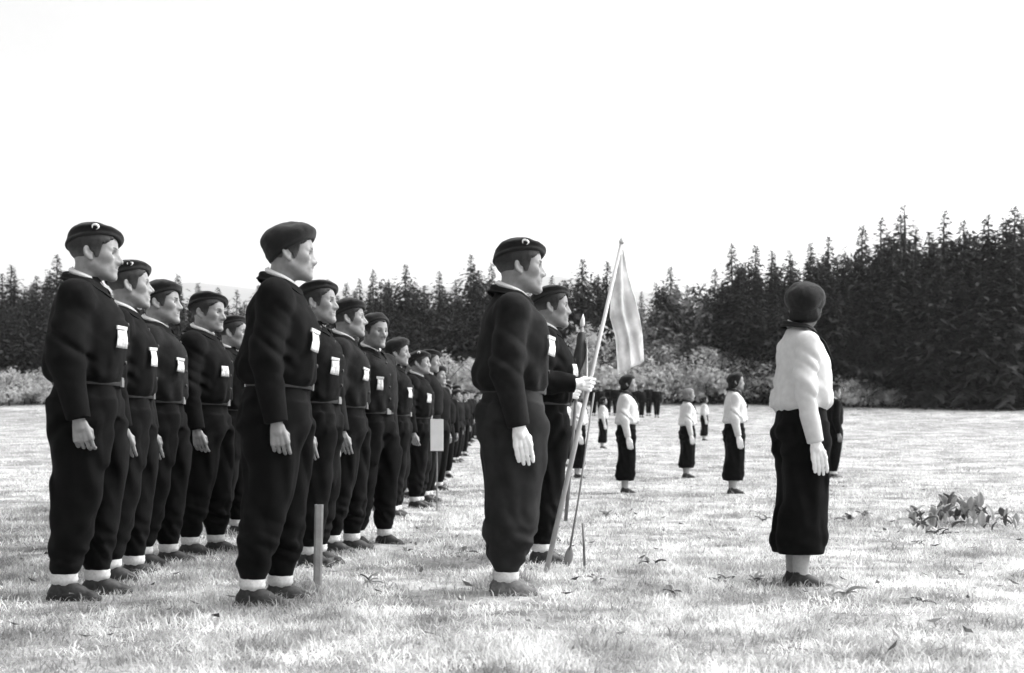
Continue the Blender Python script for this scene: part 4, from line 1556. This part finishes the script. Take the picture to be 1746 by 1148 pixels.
def cloth(Lc, Rc, d0, amp, cyc, seed, nu=40, nv=26):
    """cloth hanging between two edge curves given as (height 0..1) -> (x, z), with folds in depth"""
    P = []
    for i in range(nu + 1):
        t = i / nu
        row = []
        for j in range(nv + 1):
            u = j / nv
            a, b = Lc(t), Rc(t)
            ph = cyc * 2 * pi * u + 0.9 * sin(t * 3 + seed)
            row.append((a[0] * (1 - u) + b[0] * u + 0.006 * sin(ph * 1.3 + t * 4), a[1] * (1 - u) + b[1] * u + amp * sin(ph) * min(1, 0.15 + 1.5 * t) + 0.01 * sin(9 * t + 4 * u), a[2] * (1 - u) + b[2] * u))
        P.append(row)
    return P


def on_pole(z):
    return foot + dirp * ((z - foot[2]) / dirp[2])


def interp_px(tab, d):
    ts = np.array([q[0] for q in tab], float)

    def f(t):
        x = np.interp(t, ts, [q[1] for q in tab])
        y = np.interp(t, ts, [q[2] for q in tab])
        return np.array(px(x, y, d))
    return f


dtop = ptop[1]
xtop = CX + ptop[0] * FPX / dtop
Lc = interp_px([(0, xtop - 1, 428), (0.2, xtop - 9, 466), (0.45, xtop - 19, 512), (0.62, xtop - 20, 540), (0.8, xtop - 10, 575), (1, xtop - 6, 640)], dtop - 0.02)
Rc = interp_px([(0, xtop + 2, 426), (0.2, xtop + 10, 462), (0.45, xtop + 24, 506), (0.62, xtop + 32, 540), (0.8, xtop + 37, 574), (1, xtop + 40, 616)], dtop + 0.05)
Pc = rel([p for r_ in cloth(Lc, Rc, dtop, 0.026, 1.7, 1.0) for p in r_], foot)
Pc = np.array(Pc).reshape(41, 27, 3)
obj('flag_cloth', shell_grid(Pc, 0.003).mesh('flag_cloth', M['flag']), fl)
# furled dark pennant on its own short staff
G2 = gpt(penn, GRIP)
t2 = G2 + np.array([0.045, 0.05, 0.50])
b2 = G2 - (t2 - G2) * 1.9
b2[2] = max(b2[2], 0.06)
pn = obj('pennant_on_staff', None, None, tuple(b2))
tag(pn, 'furled dark pennant with white edge on a staff beside the flag bearer', 'pennant')
dd = (t2 - b2) / np.linalg.norm(t2 - b2)
obj('staff', MB().tube(rel([b2, t2], b2), [0.014, 0.012], 10).mesh('staff', M['rod']), pn)
obj('finial', MB().tube(rel([t2, t2 + dd * 0.02, t2 + dd * 0.05, t2 + dd * 0.10], b2), [0.012, 0.020, 0.017, 0.002], 8).mesh('finial', M['tin']), pn)
P = []
for i in range(22):
    t = i / 21
    c = t2 - dd * (0.04 + 0.36 * t)
    rr = 0.020 + 0.022 * sin(pi * min(1, t * 1.2)) ** 0.8
    P.append([tuple(c - b2 + np.array([rr * (1 + 0.25 * sin(3 * a + 6 * t)) * cos(a), rr * sin(a) * (1 + 0.2 * cos(4 * a)), 0])) for a in np.linspace(0, 2 * pi, 16, endpoint=False)])
obj('pennant_cloth', MB().grid(P, True).mesh('pennant_cloth', M['pennant']), pn)
P = []
for i in range(18):
    t = i / 17
    c = t2 - dd * (0.10 + 0.42 * t)
    P.append([tuple(c - b2 + np.array([0.032 + 0.020 * t + 0.022 * u * (0.6 + t), -0.02 + 0.02 * sin(5 * u + 3 * t), 0])) for u in np.linspace(0, 1, 6)])
obj('pennant_edge', shell_grid(np.array(P), 0.003).mesh('pennant_edge', M['pennant_light']), pn)
# thin lance held in the same fist, point down in the grass
lb = np.array(px(967, 965, 6.95))
lb[2] = float(gz(0, 6.95)) + 0.005
lt = G + np.array([0.030, -0.010, -0.05])
ln = obj('thin_lance', None, None, tuple(lb))
tag(ln, 'thin dark lance with leaf shaped point resting in the grass below the glove', 'lance')
ld = (lt - lb) / np.linalg.norm(lt - lb)
obj('shaft', MB().tube(rel([lb + ld * 0.10, lb + (lt - lb) * 0.4 + np.array([0.006, 0, 0]), lt], lb), [0.0065, 0.006, 0.006], 8).mesh('shaft', M['rod']), ln)
P = []
for t in np.linspace(0, 1, 9):
    q = lb + ld * 0.13 * t
    wd = 0.024 * sin(pi * min(1, 0.06 + t * 0.94)) ** 0.8 + 0.002
    P.append([tuple(q - lb + np.array([wd * cos(a), 0.3 * wd * sin(a), 0])) for a in np.linspace(0, 2 * pi, 10, endpoint=False)])
obj('point', MB().grid(P, True).mesh('point', M['rod']), ln)
o = obj('thin_stake', MB().tube([(0, 0, -0.05), (-0.004, 0, 0.13), (-0.012, 0.003, 0.265)], [0.009, 0.008, 0.0065], 7).mesh('thin_stake', M['rod']), None, at(997, 6.95))
tag(o, 'short thin dark stake stuck in the grass right of the lance point', 'stake')


def plank(name, wx_, wy, h, seed, m):
    r = random.Random(seed)
    P = []
    for i in range(9):
        t = i / 8
        ring = []
        for a in range(12):
            an = 2 * pi * a / 12
            cx_, cy_ = cos(an), sin(an)
            sq = max(abs(cx_), abs(cy_))
            ring.append((wx_ / 2 * cx_ / sq * (0.97 + 0.06 * r.random()), wy / 2 * cy_ / sq * (0.97 + 0.06 * r.random()), -0.08 + (h + 0.08) * t + (0.006 * r.random() if i == 8 else 0)))
        P.append(ring)
    mb = MB().grid(P, True)
    mb.f.append(tuple(8 * 12 + a for a in range(12)))
    return mb.mesh(name, m, False)


o = obj('wooden_stake', plank('wooden_stake', 0.042, 0.026, 0.435, 3, M['stake']), None, at(541, 5.75), (0, 0.02, 0.15))
tag(o, 'pale square wooden stake in the grass before the front file', 'stake')
mk = obj('marker_board', None, None, at(745, 12.4))
tag(mk, 'white upright board on a post beside the tail of the column', 'sign')
zb = CAMZ + (HY - 742) * 12.4 / FPX - float(gz(0, 12.4))
obj('post', plank('post', 0.016, 0.016, zb - 0.13, 5, M['rod']), mk)
obj('board', box_mesh('board', 0.135, 0.02, 0.335, M['board']), mk, (0, 0, zb))


# ------------------------------------------------------------------ weeds and grass
def leaf_mesh(m, name='leaf'):
    P = []
    for t in np.linspace(0, 1, 7):
        wd = 0.21 * sin(pi * (0.08 + 0.90 * t)) ** 0.9
        P.append([(t, wd * u, 0.42 * t - 0.50 * t * t + 0.10 * abs(u)) for u in (-1, -0.5, 0, 0.5, 1)])
    return shell_grid(np.array(P), 0.012).mesh(name, m)


LEAF, LEAF_PALE = leaf_mesh(M['weed']), leaf_mesh(M['weed_pale'])


def weed(x, y, n, size, label, pale=0.0, spread=0.03, lift=0.5):
    d = (lambda q: q)(next(dd_ for dd_ in np.arange(3.5, 80, 0.02) if HY + (CAMZ - float(gz(0, dd_))) * FPX / dd_ < y))
    X, Y, Z = at(x, d)
    o = obj('weed_plant', None, None, (X, Y, Z + 0.01))
    tag(o, label, 'plant', 'weeds in the field')
    for i in range(n):
        an = 6.283 * i / n + random.uniform(-.5, .5)
        c = obj('leaf', LEAF_PALE if random.random() < pale + 0.15 else LEAF, o, (random.uniform(-spread, spread), random.uniform(-spread, spread), random.uniform(0, lift) * size * 0.5), (random.uniform(-.4, .4), -(random.uniform(-0.1, 0.75) if lift < 0.8 else random.uniform(0.35, 1.5)), an))
        s_ = size * random.uniform(0.6, 1.1)
        c.scale = (s_, s_ * random.uniform(0.7, 1.2), s_)


for x, y, n, s_, lab, pl in (
        (1020, 995, 8, 0.055, 'dark low weed right of the lance point', 0.1), (1216, 998, 7, 0.05, 'dark weed left of two near the woman in white', 0.0), (1243, 994, 5, 0.05, 'dark narrow weed beside its lower neighbour', 0.0), (1292, 998, 6, 0.06, 'dark weed close to the feet of the woman in white', 0.2),
        (1034, 884, 6, 0.09, 'grey weed beyond the thin stake', 0.3), (1060, 880, 5, 0.09, 'grey weed next to its twin beyond the thin stake', 0.3), (936, 878, 5, 0.06, 'small weed left of the flag pole foot', 0.2), (1098, 824, 5, 0.06, 'tiny dark weed right of the nearest far woman', 0.0),
        (1445, 890, 9, 0.10, 'spreading dark weed behind the woman in white', 0.2), (1475, 884, 8, 0.10, 'weed at the right end of the dark streak behind the woman', 0.2), (795, 948, 6, 0.07, 'weed with a leaning stalk left of the centre man', 0.5), (560, 972, 6, 0.06, 'weed behind the wooden stake', 0.2),
        (632, 1000, 8, 0.07, 'weed patch right of the wooden stake with pale leaves', 0.5), (1150, 1020, 6, 0.08, 'grey weed low between the lance and the woman', 0.5), (1442, 1022, 6, 0.10, 'pale broad leaf lying in the lower right grass', 0.9), (1565, 932, 6, 0.06, 'small dark weed below the big weed clump', 0.0),
        (1560, 1030, 6, 0.06, 'flat weed near the lower right corner', 0.4), (1300, 890, 5, 0.09, 'grey weed left of the woman in white', 0.3), (1110, 968, 7, 0.08, 'greyish tuft between the lance and the woman', 0.4), (690, 945, 5, 0.06, 'tiny weed by the feet of the round beret man', 0.3)):
    weed(x, y, n, s_, lab, pl)
weed(1585, 905, 36, 0.15, 'big leafy weed, left half of the clump at the right edge', 0.4, 0.15, 1.6)
weed(1635, 890, 46, 0.17, 'big dark leafy weed, right half of the clump at the right edge', 0.4, 0.20, 1.6)
weed(1690, 905, 28, 0.12, 'big leafy weed beyond the clump at the right margin', 0.4, 0.18, 1.6)
weed(1604, 915, 18, 0.08, 'smaller leafy weed in front of the big clump', 0.3, 0.12, 0.6)


def build_grass():
    bands = ((3.3, 5.2, 52000, 1.0), (5.2, 8.0, 90000, 1.0), (8.0, 13.0, 80000, 1.25), (13.0, 22.0, 60000, 1.7), (22.0, 45.0, 45000, 2.6), (45.0, 76.0, 22000, 3.6))
    Vs, n0, Fs = [], 0, []
    for lo, hi, n, wdk in bands:
        Y = np.sqrt(RNG.random(n) * (hi**2 - lo**2) + lo**2)
        X = (RNG.random(n) - 0.5) * 2 * 0.475 * Y
        c = vnoise(X * 2.2 + 3, Y * 2.2, X * 0 + 1.5) + 0.6 * vnoise(X * 6, Y * 6 + 2, X * 0 + 4.5)
        keep = RNG.random(n) < np.clip(0.62 + 1.5 * c, 0.12, 1)
        X, Y, c = X[keep], Y[keep], c[keep]
        n = len(X)
        Z = gz(X, Y) + np.where(Y < 24, vnoise(X * 1.6 + 5, Y * 1.6, X * 0 + 2.5) * 0.035 + vnoise(X * 0.7 + 5, Y * 0.7, X * 0 + 7.5) * 0.03 - 0.005, 0) - 0.004
        h = (0.020 + 0.040 * RNG.random(n) ** 2 + 0.05 * np.clip(c, 0, 1) + 0.16 * np.clip(c - 0.22, 0, 1) * RNG.random(n)) * (0.85 + 0.25 * wdk)
        an = RNG.random(n) * 2 * pi
        lean = RNG.random(n) * 1.6 + 0.2
        la = RNG.random(n) * 2 * pi
        wd = 0.0022 * wdk * (0.7 + 0.8 * RNG.random(n))
        b = np.stack([X, Y, Z], 1)
        sd = np.stack([np.cos(an), np.sin(an), 0 * an], 1) * wd[:, None]
        ld_ = np.stack([np.cos(la) * lean, np.sin(la) * lean, np.ones(n)], 1)
        ld_ /= np.linalg.norm(ld_, axis=1, keepdims=True)
        mid = b + ld_ * (h * 0.55)[:, None] + np.array([0, 0, 1]) * (h * 0.10)[:, None]
        tip = b + ld_ * h[:, None] + np.stack([np.cos(la), np.sin(la), -0.35 * np.ones(n)], 1) * (h * 0.28 * lean)[:, None]
        V = np.stack([b - sd, b + sd, mid + sd * 0.8, mid - sd * 0.8, tip], 1)
        idx = n0 + np.arange(n) * 5
        Fs.append(np.stack([idx, idx + 1, idx + 2], 1))
        Fs.append(np.stack([idx, idx + 2, idx + 3], 1))
        Fs.append(np.stack([idx + 3, idx + 2, idx + 4], 1))
        Vs.append(V.reshape(-1, 3))
        n0 += n * 5
    o = obj('grass', mesh_np('grass', np.concatenate(Vs), np.concatenate(Fs), False, (M['grass'],)))
    o['label'] = 'short dry pale grass covering the field'
    o['category'] = 'grass'
    o['kind'] = 'stuff'


build_grass()


def build_litter():
    n = 900
    Y = 4.0 + 22.0 * RNG.random(n) ** 1.3
    X = (RNG.random(n) - 0.5) * 0.95 * Y
    keep = vnoise(X * 1.2, Y * 1.2, X * 0 + 9.5) > -0.02
    X, Y = X[keep], Y[keep]
    V, F = [], []
    for x, y in zip(X, Y):
        z = float(gz(x, y)) + 0.028 + random.uniform(0, 0.02)
        s_ = random.uniform(0.012, 0.034) * (0.8 + y * 0.03)
        a = random.random() * 6.28
        u = np.array([cos(a), sin(a), random.uniform(-.4, .4)]) * s_
        v = np.array([-sin(a), cos(a), random.uniform(-.5, .5)]) * s_ * random.uniform(.3, .6)
        c = np.array([x, y, z])
        k_ = len(V)
        V += [tuple(c - u), tuple(c - v), tuple(c + u * 1.1 + np.array([0, 0, s_ * .4])), tuple(c + v)]
        F.append((k_, k_ + 1, k_ + 2, k_ + 3))
    o = obj('dead_leaves', mesh_np('dead_leaves', V, F, False, (M['litter'],)))
    o['label'] = 'small dark dead leaves and stalks strewn through the grass'
    o['category'] = 'leaves'
    o['kind'] = 'stuff'


M['litter'] = mat('dead leaves', 0.12, 0.8, 0.3, 5, 0, 50, 0.1, island=0.7)
build_litter()


# ------------------------------------------------------------------ air: far hills fade
def build_haze():
    me = box_mesh('haze', 9600, 7000, 860, None, 0)
    me.materials.clear()
    m = bpy.data.materials.new('haze')
    m.use_nodes = True
    n, l = m.node_tree.nodes, m.node_tree.links
    n.remove(n['Principled BSDF'])
    pv = n.new('ShaderNodeVolumePrincipled')
    pv.inputs['Color'].default_value = (0.95, 0.95, 0.95, 1)
    pv.inputs['Density'].default_value = 0.00013
    pv.inputs['Anisotropy'].default_value = 0.2
    l.new(pv.outputs[0], n['Material Output'].inputs['Volume'])
    me.materials.append(m)
    o = obj('haze', me, None, (0, 3000, 428))
    o['kind'] = 'stuff'


HAZE = True
if HAZE:
    build_haze()
